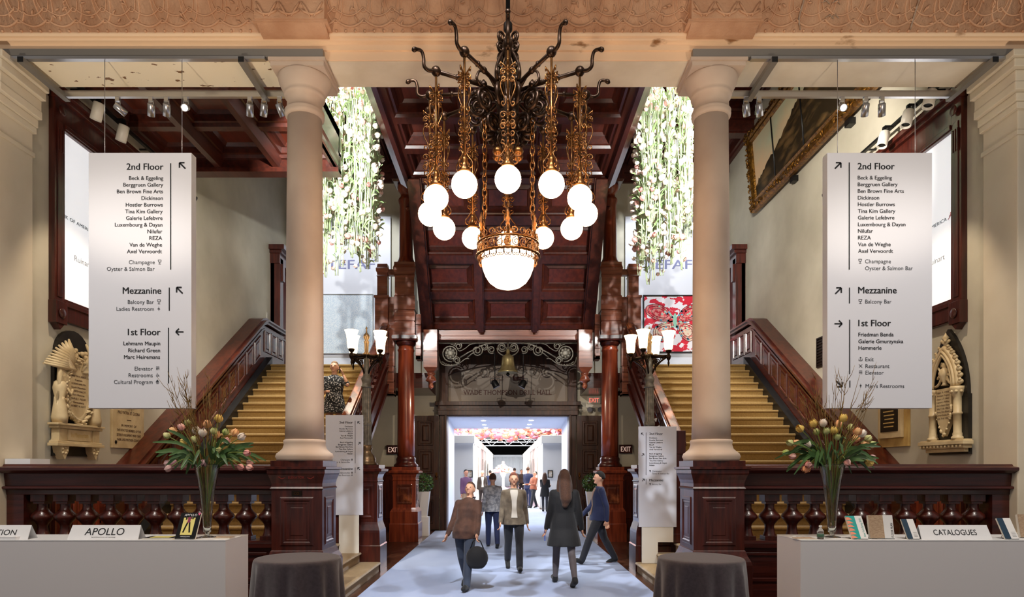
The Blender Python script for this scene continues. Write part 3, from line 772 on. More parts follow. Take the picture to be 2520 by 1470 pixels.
# two black spotlights slung under the bell
for px, rz_ in ((1218, -.5), (1287, .5)):
    x = wx(px, 16.75)
    t = thing('stage_spotlight', (x, 16.75, 3.95), 'small black stage spotlight slung %s of the brass bell' % ('left' if px < 1250 else 'right'), 'spotlight')
    b = MB(); b.lathe([(.05, .10), (.085, .06), (.09, -.06), (.10, -.10)], (0, 0, 0), 14); b.xf(Matrix.Rotation(rz_, 4, 'Y')); b.obj('housing', m_black, t, local=True)
    b = MB(); b.lathe([(.092, -.095), (.092, -.105)], (0, 0, 0), 14); b.xf(Matrix.Rotation(rz_, 4, 'Y')); b.obj('lens', m_alu, t, local=True)
    b = MB(); b.tube([(0, 0, .08), (0, -.02, .2), (0, -.2, .3), (0, -.2, 1.045)], .012, 6); b.tube([(-.11, 0, 0), (-.11, 0, .14), (.11, 0, .14), (.11, 0, 0)], .009, 5); b.obj('hanger', m_black, t, local=True)
# ---------------------------------------------------------------- lunette over the door, frame, leaves
D = 18.45
m_lun = M('taupe_painted_panel', S(132, 118, 104), .6)
t = thing('transom_panel', (0, D, 3.66), 'arched taupe lunette panel with brown lettering above the great door', 'sign')
arch = [(-1.70, 3.67), (1.70, 3.67)] + [(1.70 - 3.4 * k / 16, 4.42 + .30 * math.sin(PI * k / 16) ** .8) for k in range(17)]
b = MB(); b.prism(arch, 'y', D + .12, D + .2); b.obj('panel', m_lun, t)
b = MB()
O = lambda px, py: (wx(px, D), D + .118, wz(py, D))
write(b, 'WADE THOMPSON DRILL HALL', O(1140, 971), (1, 0, 0), (0, 0, 1), .20, 'l', bold=.022, width=wx(1358, D) - wx(1140, D))
b.obj('lettering', m_inkb, t); b = MB()
write(b, 'PARK AVENUE', O(1240, 929), (1, 0, 0), (0, 0, 1), .085, 'r', bold=.015, width=.56)
b.obj('lettering', m_inkb, t); b = MB()
write(b, 'ARMORY', O(1240, 937), (1, 0, 0), (0, 0, 1), .085, 'r', bold=.015, width=.36)
b.obj('lettering', m_inkb, t)
b = MB()
x, y, z = O(1262, 936)
b.box(x, x + .33, y - .004, y, z, z + .11)
for k in (0, .26): b.box(x + k, x + k + .06, y - .004, y, z + .11, z + .15)
b.obj('emblem', m_inkb, t)
fr = [(-2.0, 3.67), (-1.70, 3.67)] + [(-1.70 + 3.4 * k / 16, 4.42 + .30 * math.sin(PI * k / 16) ** .8) for k in range(17)] + [(1.70, 3.67), (2.0, 3.67), (2.0, 5.6), (-2.0, 5.6)]
b = MB()
for k in range(16):     # spandrel in vertical strips
    a, c_ = fr[2 + k], fr[3 + k]
    b.add([(a[0], D, a[1]), (c_[0], D, c_[1]), (c_[0], D, 5.0), (a[0], D, 5.0), (a[0], D + .2, a[1]), (c_[0], D + .2, c_[1])], [(0, 1, 2, 3), (0, 4, 5, 1)])
for s in (-1, 1):
    b.box(s * 1.70, s * 1.95, D, D + .24, 3.66, 5.0)
    b.box(s * 1.735, s * 1.94, D + .05, YD + .26, 0, 3.3)
    b.box(s * 1.74, s * 1.80, D - .02, D + .05, 0, 3.3)
b.box(-2.06, 2.06, D - .12, D + .2, 3.55, 3.66); b.box(-1.98, 1.98, D - .05, D + .24, 3.28, 3.56); b.box(-2.0, 2.0, D - .08, D + .2, 3.42, 3.47); b.box(-1.74, 1.74, D + .02, D + .2, 3.25, 3.29)
struct(b.obj('trim_door_frame', m_door, bev=.008))
for s, nm in ((-1, 'left'), (1, 'right')):
    x0, x1 = sorted((s * 1.96, s * 2.72))
    b = MB(); b.box(x0, x1, D + .02, D + .1, .03, 3.27)
    for z0, z1 in ((2.42, 3.12), (1.62, 2.3), (1.0, 1.5), (.2, .88)):
        b.rings((x0 + .16, D + .019, z0), (x1 - x0 - .32, 0, 0), (0, 0, z1 - z0), (0, -1, 0), [(0, 0), (.015, .025), (.05, .025), (.07, .0), (.12, .0), (.16, .03), (.17, .03)])
    d_ = struct(b.obj('door_' + nm, m_door, bev=.004))
    b = MB(); b.ball((s * 2.03, D - .02, 1.55), .035, 10, 8); b.box(s * 2.0, s * 2.06, D + .005, D + .02, 1.45, 1.65); b.obj('handle', m_ironb, d_)
# exit signs
def exit_sign(px0, px1, py0, py1, d, label, box, ink, face=-1):
    x0, x1, z0, z1 = wx(px0, d), wx(px1, d), wz(py1, d), wz(py0, d)
    t = thing('exit_sign', ((x0 + x1) / 2, d, z0), label, 'exit sign')
    b = MB(); b.box(x0, x1, d, d + .08, z0, z1); b.obj('case', box, t, bev=.006)
    b = MB(); write(b, 'EXIT', ((x0 + x1) / 2, d - .003, z0 + (z1 - z0) * .2), (1, 0, 0), (0, 0, 1), (z1 - z0) * .84, 'c', bold=.02, width=(x1 - x0) * .74); b.obj('lettering', ink, t)
    return t
exit_sign(951, 987, 1096, 1118, YD - .08, 'dark red exit sign on the cream wall beside the left red column', m_exitb, m_exitw)
exit_sign(1524, 1556, 1095, 1116, YD - .08, 'dark red exit sign on the cream wall beside the right red column', m_exitb, m_exitw)
t = exit_sign(1446, 1478, 976, 994, YD - .08, 'pale exit sign with emergency lamps high on the wall right of the lunette', m_offw, m_exitr)
x = wx(1462, YD); z = wz(1000, YD)
b = MB(); b.box(x - .24, x + .24, YD - .06, YD, z - .05, z + .05); b.obj('battery_box', m_offw, t, bev=.01)
for s in (-1, 1):
    b = MB(); b.lathe([(.03, 0), (.07, .05), (.075, .1)], (0, 0, 0), 12); b.xf(Matrix.Translation((x + s * .15, YD - .1, z - .1)) @ Matrix.Rotation(R(100), 4, 'X')); b.obj('lamp_head', m_alu, t)
# topiary in a tapered white planter
for s, nm in ((-1, 'left'), (1, 'right')):
    c = (s * 2.2, 17.1, 0)
    t = thing('potted_topiary', c, 'leafy green ball topiary in a tall white planter beside the %s door leaf' % nm, 'plant')
    b = MB(); b.box(c[0] - .13, c[0] + .13, c[1] - .13, c[1] + .13, 0, .5); b.obj('plinth', m_white, t, bev=.006)
    b = MB(); b.lathe(sq([(.075, .5), (.15, 1.16), (.135, 1.16), (.13, 1.12)]), c, 4, smooth=False, a0=PI / 4); b.obj('planter', m_white, t)
    b = MB(); rr = random.Random(7)
    for k in range(420):
        a, ct = rr.uniform(0, 2 * PI), rr.uniform(-.9, 1)
        st = math.sqrt(1 - ct * ct); q = .25 * rr.uniform(.7, 1.05)
        p = Vector((c[0] + q * st * math.cos(a), c[1] + q * st * math.sin(a), 1.38 + q * ct * .98))
        u = Vector((rr.uniform(-1, 1), rr.uniform(-1, 1), rr.uniform(-1, 1))).normalized(); v = u.orthogonal().normalized()
        b.add([p - u * .035, p + v * .02, p + u * .035, p - v * .02], [(0, 1, 2, 3)])
    b.obj('foliage', m_leaf, t)
# ---------------------------------------------------------------- vestibule and gallery beyond the door
m_vest = M('vestibule_white', S(214, 218, 230), .6)
m_booth = M('booth_white', S(240, 240, 238), .7)
m_gfloor = M('purple_grey_hall_carpet', S(112, 98, 112), .9)
m_roof = M('dark_hall_roof', S(16, 15, 16), .8)
b = MB()
for s in (-1, 1): b.prism([(s * 1.76, 18.97), (s * 2.02, 24.5), (s * 2.3, 24.5), (s * 2.3, 18.97)], 'z', 0, 3.45)
struct(b.obj('wall_vestibule', m_vest))
b = MB(); b.box(-2.3, 2.3, 18.97, 24.5, 3.27, 3.5); struct(b.obj('ceiling_vestibule', m_vest))
for i, (px, py) in enumerate(((1190, 1036), (1192, 1046), (1196, 1053), (1307, 1035), (1303, 1045), (1299, 1053))):
    d = 3.268 - HC; d = d * F / (VY - py)
    b = MB(); b.lathe([(.07, 0), (.06, -.012), (.0, -.012)], (0, 0, 0), 14)
    tag(b.obj('downlight', m_lens, loc=(wx(px, d), d, 3.27), local=True), 'small round lit downlight in the white vestibule ceiling', 'downlight', 'vestibule downlights')
b = MB(); b.box(-14, 14, 30.4, 80, -.2, .0); struct(b.obj('floor_gallery', m_gfloor))
b = MB(); b.box(-14, 14, YD + .3, 30.4, -.2, -.01); struct(b.obj('floor_vestibule', m_floor))
b = MB(); b.box(-14, 14, 24.5, 80, 8.4, 8.6); b.box(-14, 14, 80, 80.2, 0, 8.5); struct(b.obj('ceiling_gallery', m_roof))
b = MB()
for s in (-1, 1): b.box(s * 2.3, s * 14, 24.5, 24.7, 0, 8.5)
b.box(-2.3, 2.3, 24.5, 24.7, 3.75, 8.5)
struct(b.obj('wall_gallery_front', m_roof))
for s, nm in ((-1, 'left'), (1, 'right')):
    b = MB(); b.box(s * 1.5, s * 6, 28.0, 66, 0, 3.2); b.box(s * 1.44, s * 6, 27.9, 66, 2.86, 3.2)
    for k in range(8):
        y = 29 + 4.4 * k
        b.box(s * 1.42, s * 1.5, y, y + .5, 0, 2.9); b.box(s * 1.46, s * 1.5, y + 1.4, y + 1.9, 0, 2.9)
    struct(b.obj('wall_gallery_' + nm, m_booth, bev=.01))
    for k in range(5):
        b = MB(); y = 30.6 + 5.2 * k
        b.box(s * 1.39, s * 1.415, y, y + .9, .9, 2.3)
        tag(b.obj('gallery_banner', M('grey_banner', S(150, 146, 140), .7) if k == 0 and s < 0 else bpy.data.materials['grey_banner']), 'grey lettered banner on the %s booth wall of the far gallery' % nm, 'banner', 'gallery banners on the %s wall' % nm)
b = MB(); b.box(-6, 6, 66, 66.3, 0, 3.2)
for k in range(24): b.tube([(-1.5 + .125 * k, 65.95, 0), (-1.5 + .125 * k, 65.95, 3.0)], .05, 6)
struct(b.obj('wall_gallery_end', M('pale_blue_curtain', S(200, 208, 218), .8)))
for s, px0, px1, nm in ((-1, 1143, 1163, 'left'), (1, 1348, 1361, 'right')):
    x0, x1, z0, z1 = wx(px0, 27.9), wx(px1, 27.9), wz(1176, 27.9), wz(1158, 27.9)
    t = thing('framed_drawing', ((x0 + x1) / 2, 27.99, z0), 'small framed drawing on the white booth front at the %s of the gallery' % nm, 'picture')
    b = MB(); b.rings((x0, 27.99, z0), (x1 - x0, 0, 0), (0, 0, z1 - z0), (0, -1, 0), [(0, 0), (0, .03), (.035, .03), (.035, .015)], cap=False); b.obj('frame', m_black, t)
    b = MB(); b.quad((x0 + .03, 27.975, z0 + .03), (x1 - .03, 27.975, z0 + .03), (x1 - .03, 27.975, z1 - .03), (x0 + .03, 27.975, z1 - .03)); b.obj('drawing', M('drawing_paper', S(240, 230, 215), .7, col2=S(206, 170, 120), scale=9, lo=.5, hi=.6), t)
# floral canopy over the hall
mf = [M('canopy_pink', S(244, 178, 204), .7, emit=None), M('canopy_peach', S(250, 202, 170), .7), M('canopy_rose', S(242, 172, 196), .7), M('canopy_coral', S(244, 160, 136), .7)]
b = MB(); rr = random.Random(3)
for k in range(1400):
    b.k = rr.randrange(4)
    x, y = rr.uniform(-3.4, 3.4), rr.uniform(33, 39)
    z = 3.42 + .5 * math.sin(x * 1.3) ** 2 * .3 + rr.uniform(0, 1.1)
    b.ball((x, y, z), (rr.uniform(.06, .2), rr.uniform(.06, .2), rr.uniform(.05, .13)), 6, 4)
tag(b.obj('flower_canopy', mf), 'mass of pink and coral flowers hung from the gallery roof', 'flower canopy', kind='stuff')
b = MB()
for y in (44, 52, 60):
    for z in (3.9, 4.5): b.tube([(-6, y, z), (6, y, z)], .05, 6)
    for k in range(16): b.tube([(-6 + .75 * k, y, 3.9 + .6 * (k % 2)), (-5.25 + .75 * k, y, 4.5 - .6 * (k % 2))], .03, 5)
struct(b.obj('trim_roof_truss', M('truss_steel', S(120, 124, 130), .5)))
b = MB()
for k in range(200):
    b.k = rr.randrange(4)
    a = rr.uniform(0, 2 * PI); q = rr.uniform(0, 1)
    b.ball((-.4 + .95 * q * math.cos(a), 55 + .6 * q * math.sin(a), 1.5 + rr.uniform(0, .75) * (1.1 - q)), rr.uniform(.06, .12), 6, 4)
ft = thing('flower_centrepiece', (-.4, 55, 0), 'large bowl of pink and peach flowers in the middle of the far gallery', 'flowers')
o = b.obj('blossom', mf, ft); o['kind'] = 'stuff'
b = MB(); b.lathe([(.4, 0), (.36, .1), (.1, .3), (.1, 1.0), (.2, 1.2), (.3, 1.5)], (-.4, 55, 0), 20); b.obj('pedestal', m_white, ft)
for k in range(1):
    x0 = wx(1160, 27)
    t = thing('small_stool', (x0, 26.6, 0.012), 'small dark stool against the left booth front', 'stool')
    b = MB(); b.box(x0 - .2, x0 + .2, 26.4, 26.8, .56, .62); b.obj('seat', m_black, t, bev=.01)
    for sx in (-1, 1):
        for sy in (-1, 1):
            b = MB(); b.tube([(x0 + sx * .16, 26.6 + sy * .16, .012), (x0 + sx * .16, 26.6 + sy * .16, .56)], .015, 6); b.obj('leg', m_black, t)
# ---------------------------------------------------------------- landing: show panels and pictures, side doors
m_panel = M('white_show_panel', S(228, 228, 234), .5)
for s, nm in ((-1, 'left'), (1, 'right')):
    xi = s * 3.25
    t = thing('title_panel', (s * 4.4, YB - .1, 4.26), 'tall white panel lettered TEFAF behind the %s stairs' % nm, 'panel')
    b = MB(); b.box(xi, s * 5.6, YB - .1, YB - .002, 4.26, 8.75); b.obj('board', m_panel, t, bev=.005)
    b = MB(); x0 = wx(805 if s < 0 else 1585, YB - .1)
    z0 = wz(662, YB - .1)
    write(b, 'TEFAF', (x0, YB - .104, z0), (1, 0, 0), (0, 0, 1), .36, 'l', bold=.012, width=wx(922, YB) - wx(805, YB))
    b.obj('lettering', m_lilac, t)
    b = MB(); b.box(s * 2.42, s * 3.22, YB - .06, YB, 4.26, 9.0)
    b.prism([(s * 2.42, 9.0), (s * 2.42, 9.25), (s * 2.6, 9.25), (s * 2.9, 9.05), (s * 3.05, 9.0)], 'y', YB - .06, YB)
    struct(b.obj('wall_back_pilaster', m_plaster))
m_bluea = M('pale_blue_speckled_canvas', S(196, 210, 222), .7, col2=S(232, 236, 238), scale=60, lo=.4, hi=.6)
x0, x1, z0, z1 = wx(735, 17.9), wx(916, 17.9), wz(869, 17.9), wz(725, 17.9)
t = thing('blue_painting', ((x0 + x1) / 2, 17.98, z0), 'large pale blue speckled painting at the head of the left stairs', 'painting')
b = MB(); b.box(x0, x1, 17.94, 17.99, z0, z1); b.obj('canvas', m_bluea, t)
b = MB(); b.rings((x0 - .02, 17.99, z0 - .02), (x1 - x0 + .04, 0, 0), (0, 0, z1 - z0 + .04), (0, -1, 0), [(0, 0), (0, .06), (.02, .06), (.02, .04)], cap=False); b.obj('frame', m_alu, t)
x0, x1, z0, z1 = wx(1586, 17.9), wx(1790, 17.9), wz(865, 17.9), wz(728, 17.9)
t = thing('red_painting', ((x0 + x1) / 2, 17.98, z0), 'large red and white painting of a butterfly at the head of the right stairs', 'painting')
b = MB(); b.box(x0, x1, 17.94, 17.99, z0, z1); b.obj('canvas', M('red_canvas', S(214, 20, 50), .5, col2=S(240, 232, 234), scale=3.4, stretch=(1, 1, 1.4), lo=.49, hi=.5, detail=7), t)
b = MB(); b.rings((x0 - .03, 17.99, z0 - .03), (x1 - x0 + .06, 0, 0), (0, 0, z1 - z0 + .06), (0, -1, 0), [(0, 0), (0, .07), (.03, .07), (.03, .04)], cap=False); b.obj('frame', m_black, t)
cxp, czp = wx(1662, 17.9), wz(790, 17.9)
wing = []
b = MB()
for s in (-1, 1):
    up = [(0.03, .05), (.25, .38), (.55, .52), (.86, .46), (.88, .25), (.6, .05), (.2, -.02)]
    lo = [(.03, -.02), (.35, -.05), (.62, -.2), (.66, -.45), (.45, -.62), (.22, -.5), (.08, -.25)]
    for w_, kk in ((up, 0), (lo, 1)):
        b.k = kk
        pl = smooth_pts([(x, y, 0) for x, y in w_ + w_[:1]], 5)
        b.add([(cxp + s * p.x * .9, 17.938, czp + p.y * .9) for p in pl[:-1]], [tuple(range(len(pl) - 1))])
        b.k = 2
        for sc_ in (1, .8, .55):
            c0 = (sum(x for x, y in w_) / len(w_), sum(y for x, y in w_) / len(w_))
            strip(b, [(s * (c0[0] + (p.x - c0[0]) * sc_) * .9, (c0[1] + (p.y - c0[1]) * sc_) * .9) for p in pl], (cxp, 17.936, czp), (1, 0, 0), (0, 0, 1), .014)
        for q in range(26):
            b.k = 3 + rr.randrange(3)
            c0 = rr.choice(w_); f_ = rr.uniform(.3, .95)
            b.add([(cxp + s * c0[0] * .9 * f_ + .03 * math.cos(a), 17.934, czp + c0[1] * .9 * f_ + .025 * math.sin(a)) for a in [PI * 2 * k / 8 for k in range(8)]], [tuple(range(8))])
b.k = 3; b.add([(cxp + .05 * math.cos(a), 17.933, czp + .02 + .2 * math.sin(a)) for a in [PI * 2 * k / 14 for k in range(14)]], [tuple(range(14))])
b.obj('butterfly', [M('wing_pink', S(236, 150, 140), .5, col2=S(214, 40, 60), scale=14, lo=.45, hi=.55), M('wing_cream', S(240, 214, 186), .5, col2=S(226, 120, 110), scale=16, lo=.45, hi=.55), M('wing_line', S(70, 20, 30), .5), M('spot_mint', S(150, 206, 180), .5), M('spot_red', S(206, 36, 50), .5), M('spot_blue', S(96, 160, 190), .5)], t)
for s, nm in ((-1, 'left'), (1, 'right')):
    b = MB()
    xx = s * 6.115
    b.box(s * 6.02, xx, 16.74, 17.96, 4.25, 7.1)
    struct(b.obj('door_landing_' + nm, M('dark_red_door', S(70, 20, 14), .4) if s < 0 else bpy.data.materials['dark_red_door']))  # one even dark red over the whole door
    b = MB()
    for y0 in (16.74, 17.78): b.box(s * 5.86, xx, y0, y0 + .22, 4.25, 7.2)
    b.box(s * 5.86, xx, 16.7, 18.0, 7.05, 7.3); b.box(s * 5.8, xx, 16.66, 18.04, 7.3, 7.38); b.box(s * 5.72, xx, 16.6, 18.06, 7.38, 7.5)
    for y0 in (16.78, 17.82): b.box(s * 5.80, xx, y0, y0 + .14, 6.6, 7.05)
    struct(b.obj('trim_door_' + nm, m_woodv, bev=.008))
# ================================================================ chandelier
b = MB(); b.box(-9, 9, -3, 7.2, 9.6, 9.8)
struct(b.obj('ceiling_hall', m_pier))
CC = (0.0, 6.5)
ch = thing('chandelier', (CC[0], CC[1], 3.55), 'great wrought iron chandelier with twelve lit globes and a glowing central bowl', 'chandelier')
def rad(pts, a): return [(CC[0] + r * math.cos(a), CC[1] + r * math.sin(a), z) for r, z in pts]
def part(b, name, mats, par=ch): return b.obj(name, mats, par)
b = MB(); b.tube([(CC[0], CC[1], 5.6), (CC[0], CC[1], 9.6)], .023, 10); b.lathe([(.03, 6.12), (.045, 6.14), (.045, 6.2), (.03, 6.22)], (CC[0], CC[1], 0), 12)
part(b, 'suspension_rod', m_irond)
b = MB()
b.lathe([(.01, 4.86), (.03, 4.9), (.05, 5.0), (.03, 5.1), (.06, 5.2), (.10, 5.32), (.115, 5.42), (.09, 5.52), (.05, 5.58), (.04, 5.7), (.06, 5.76), (.035, 5.84), (.035, 6.02)], (CC[0], CC[1], 0), 20)
for k in range(4):
    a = PI / 4 + k * PI / 2
    b.tube(rad([(p[0], p[1]) for p in spiral(.085, 6.03, .062, .018, -PI * .6, 1.4, 16)], a), .013, 6)
    b.tube(rad([(p[0], p[1]) for p in spiral(.10, 5.92, .052, .016, PI * .6, -1.4, 16)], a), .013, 6)
    b.tube(rad([(p.x, p.y) for p in smooth_pts([(.03, 5.98, 0), (.08, 5.88, 0), (.155, 5.72, 0), (.165, 5.6, 0), (.13, 5.48, 0)], 4)], a), .014, 6)
part(b, 'centre_stem', m_iron)
b = MB()
for k in range(12):
    a = PI / 12 + k * PI / 6
    b.tube(rad(spiral(.31, 5.32, .115, .03, PI * .9, -1.7, 20), a), .019, 6)
    b.tube(rad(spiral(.20, 5.14, .095, .025, PI * .9, -1.7, 18), a), .017, 6)
    b.tube(rad([(p.x, p.y) for p in smooth_pts([(.09, 5.42, 0), (.18, 5.5, 0), (.28, 5.58, 0), (.38, 5.57, 0), (.42, 5.48, 0), (.36, 5.44, 0), (.33, 5.5, 0)], 4)], a), .013, 6)
    b.tube(rad([(p.x, p.y) for p in smooth_pts([(.05, 5.12, 0), (.12, 5.06, 0), (.14, 4.99, 0), (.07, 4.9, 0), (.03, 4.87, 0)], 4)], a), .011, 5)
    b.ball(rad([(.33, 5.46)], a)[0], (.035, .035, .035), 8, 6)
part(b, 'volute_cluster', m_iron)
for k in range(6):
    a = k * PI / 3 + PI / 6
    b = MB(); b.ball(rad([(.12, 4.9)], a)[0], (.05, .05, .045), 12, 6); b.tube(rad([(.12, 4.94), (.1, 5.02)], a), .01, 5)
    part(b, 'melon_drop', m_ironb)
# one arm along +x, copied round
A = MB()
A.tube([(.12, 0, 5.5), (.45, 0, 5.5), (.78, 0, 5.49)], .019, 8); A.ball((.45, 0, 5.5), (.04, .03, .03), 10, 6); A.ball((.78, 0, 5.49), .047, 12, 8); A.ball((.56, 0, 5.5), (.02, .028, .028), 8, 6)
sn = smooth_pts([(.80, 0, 5.49), (.855, 0, 5.475), (.90, 0, 5.50), (.905, 0, 5.57), (.925, 0, 5.63), (.975, 0, 5.635), (1.02, 0, 5.61)], 4)
nn = len(sn)
A.tube(sn, [.018 - .004 * i / nn if i < nn - 5 else (.016, .022, .024, .018, .006)[i - nn + 5] for i in range(nn)], 8)
def orn(b, z0, pl):
    for q in range(4):
        ca, sa = math.cos(q * PI / 2), math.sin(q * PI / 2)
        for pts, r in pl: b.tube([(.78 + x * ca, x * sa, z0 + z) for x, z in pts], r, 5)
lyre = [([(p.x, p.y) for p in smooth_pts([(.028, .19, 0), (.05, .20, 0), (.058, .175, 0), (.036, .165, 0), (.022, .13, 0), (.05, .08, 0), (.082, .04, 0), (.083, .0, 0), (.055, -.012, 0), (.042, .012, 0), (.058, .025, 0)], 3)], .0065)]
curl = [([(p[0], p[1]) for p in spiral(.042, .03, .034, .01, PI, -1.3, 12)], .006), ([(p[0], p[1]) for p in spiral(.036, -.03, .028, .01, PI, 1.3, 12)], .006)]
leafc = [([(.01, 0), (.04, .03), (.065, .055), (.06, .02)], .008), ([(.01, -.03), (.045, -.02), (.07, -.05)], .007)]
lyre2 = [([(p.x, p.y) for p in smooth_pts([(.05, .26, 0), (.032, .275, 0), (.025, .25, 0), (.055, .24, 0), (.066, .19, 0), (.045, .12, 0), (.018, .06, 0), (.035, .02, 0), (.056, .03, 0), (.05, .055, 0), (.032, .05, 0)], 3)], .0065)]
St = MB(); St.tube([(.78, 0, 5.46), (.78, 0, 4.44)], .0115, 8)
orn(St, 4.45, lyre); orn(St, 4.74, curl); orn(St, 4.84, curl); orn(St, 4.93, lyre2); orn(St, 5.28, leafc); orn(St, 5.22, curl)
St.lathe([(.055, 4.405), (.06, 4.42), (.035, 4.46), (.02, 4.5), (.028, 4.52), (.012, 4.56)], (.78, 0, 0), 14)
G = MB(); G.ball((.78, 0, 4.30), .117, 24, 16)
offz = -3.55
for mm in (A, St, G): mm.xf(Matrix.Translation((0, 0, offz)))
mA, mS, mG = A.mesh('arm', m_iron), St.mesh('pendant_stem', m_ironb), G.mesh('globe', m_globe)
for k in range(12):
    o = bpy.data.objects.new('arm', mA); COL.objects.link(o); o.parent = ch; o.rotation_euler = (0, 0, -PI / 2 + k * PI / 6)
    for nm, me in (('pendant_stem', mS), ('globe', mG)):
        c = bpy.data.objects.new(nm, me); COL.objects.link(c); c.parent = o
# crown, chains and bowl
b = MB()
for zz, rr_, t_ in ((3.99, .30, .014), (3.865, .312, .016)):
    b.tube([(CC[0] + rr_ * math.cos(a), CC[1] + rr_ * math.sin(a), zz + .006 * (i % 2)) for i, a in enumerate([2 * PI * k / 72 for k in range(72)])], t_, 7, closed=True)
def cyl(a, z, r=.305): return (CC[0] + r * math.cos(a), CC[1] + r * math.sin(a), z)
for k in range(24):
    a0 = 2 * PI * k / 24
    sg = 1 if k % 2 else -1
    b.tube([cyl(a0 + x / .305, z) for x, z in spiral(0, 3.928, .045, .012, PI / 2 * sg, 1.5 * sg, 14)], .0055, 5)
    b.tube([cyl(a0 + .065, 3.87), cyl(a0 + .065, 3.98)], .006, 5)
    b.tube([cyl(a0 + x / .29, z, .292) for x, z in [(p.x, p.y) for p in smooth_pts([(-.038, 3.87, 0), (-.03, 3.81, 0), (-.008, 3.80, 0), (-.008, 3.825, 0), (-.02, 3.82, 0)], 3)]], .0045, 5)
    b.tube([cyl(a0 - x / .29, z, .292) for x, z in [(p.x, p.y) for p in smooth_pts([(-.038, 3.87, 0), (-.03, 3.81, 0), (-.008, 3.80, 0), (-.008, 3.825, 0), (-.02, 3.82, 0)], 3)]], .0045, 5)
for k in range(12):
    a0 = 2 * PI * k / 12 + .1
    b.tube([cyl(a0 + x / .3, z, .3) for x, z in spiral(-.04, 4.04, .04, .012, -PI / 2, 1.4, 12)], .006, 5)
    b.tube([cyl(a0 + x / .3, z, .3) for x, z in spiral(.04, 4.04, .04, .012, -PI / 2, -1.4, 12)], .006, 5)
part(b, 'crown', m_ironb)
for k in range(6):
    a0 = k * PI / 3 + .52
    x, y, z = cyl(a0, 4.0, .3)
    b = MB(); b.lathe([(.012, 0), (.012, .07), (.022, .09), (.012, .11), (.025, .14), (.014, .17), (.018, .2), (.004, .26)], (x, y, z), 10); part(b, 'finial', m_ironb)
for k in range(3):
    a = PI / 2 + k * 2 * PI / 3 + .05
    b = MB(); z = 5.15; i = 0
    while z > 4.2:
        x, y, _ = cyl(a, 0, .27)
        u = Vector((math.cos(a + PI / 2 * (i % 2)), math.sin(a + PI / 2 * (i % 2)), 0))
        b.tube([Vector((x, y, z)) + u * (.024 * math.cos(q)) + Vector((0, 0, .045 * math.sin(q))) for q in [2 * PI * j / 10 for j in range(10)]], .008, 5, closed=True)
        z -= .07; i += 1
    b.tube([(x, y, 4.22), cyl(a, 4.1, .28), cyl(a, 3.99, .3)], .012, 6)
    b.tube([cyl(a + q[0], q[1], .29) for q in [(p[0], p[1]) for p in spiral(.0, 4.12, .07, .02, 0, 1.6, 16)]], .008, 5)
    b.tube([(x, y, 5.15), rad([(.2, 5.2)], a)[0]], .01, 5)
    part(b, 'chain', m_ironb)
b = MB(); b.lathe([(.0, 3.55), (.07, 3.557), (.13, 3.578), (.185, 3.62), (.225, 3.68), (.252, 3.75), (.262, 3.82), (.264, 3.865), (.26, 3.88)], (CC[0], CC[1], 0), 40)
part(b, 'bowl', m_bowl)
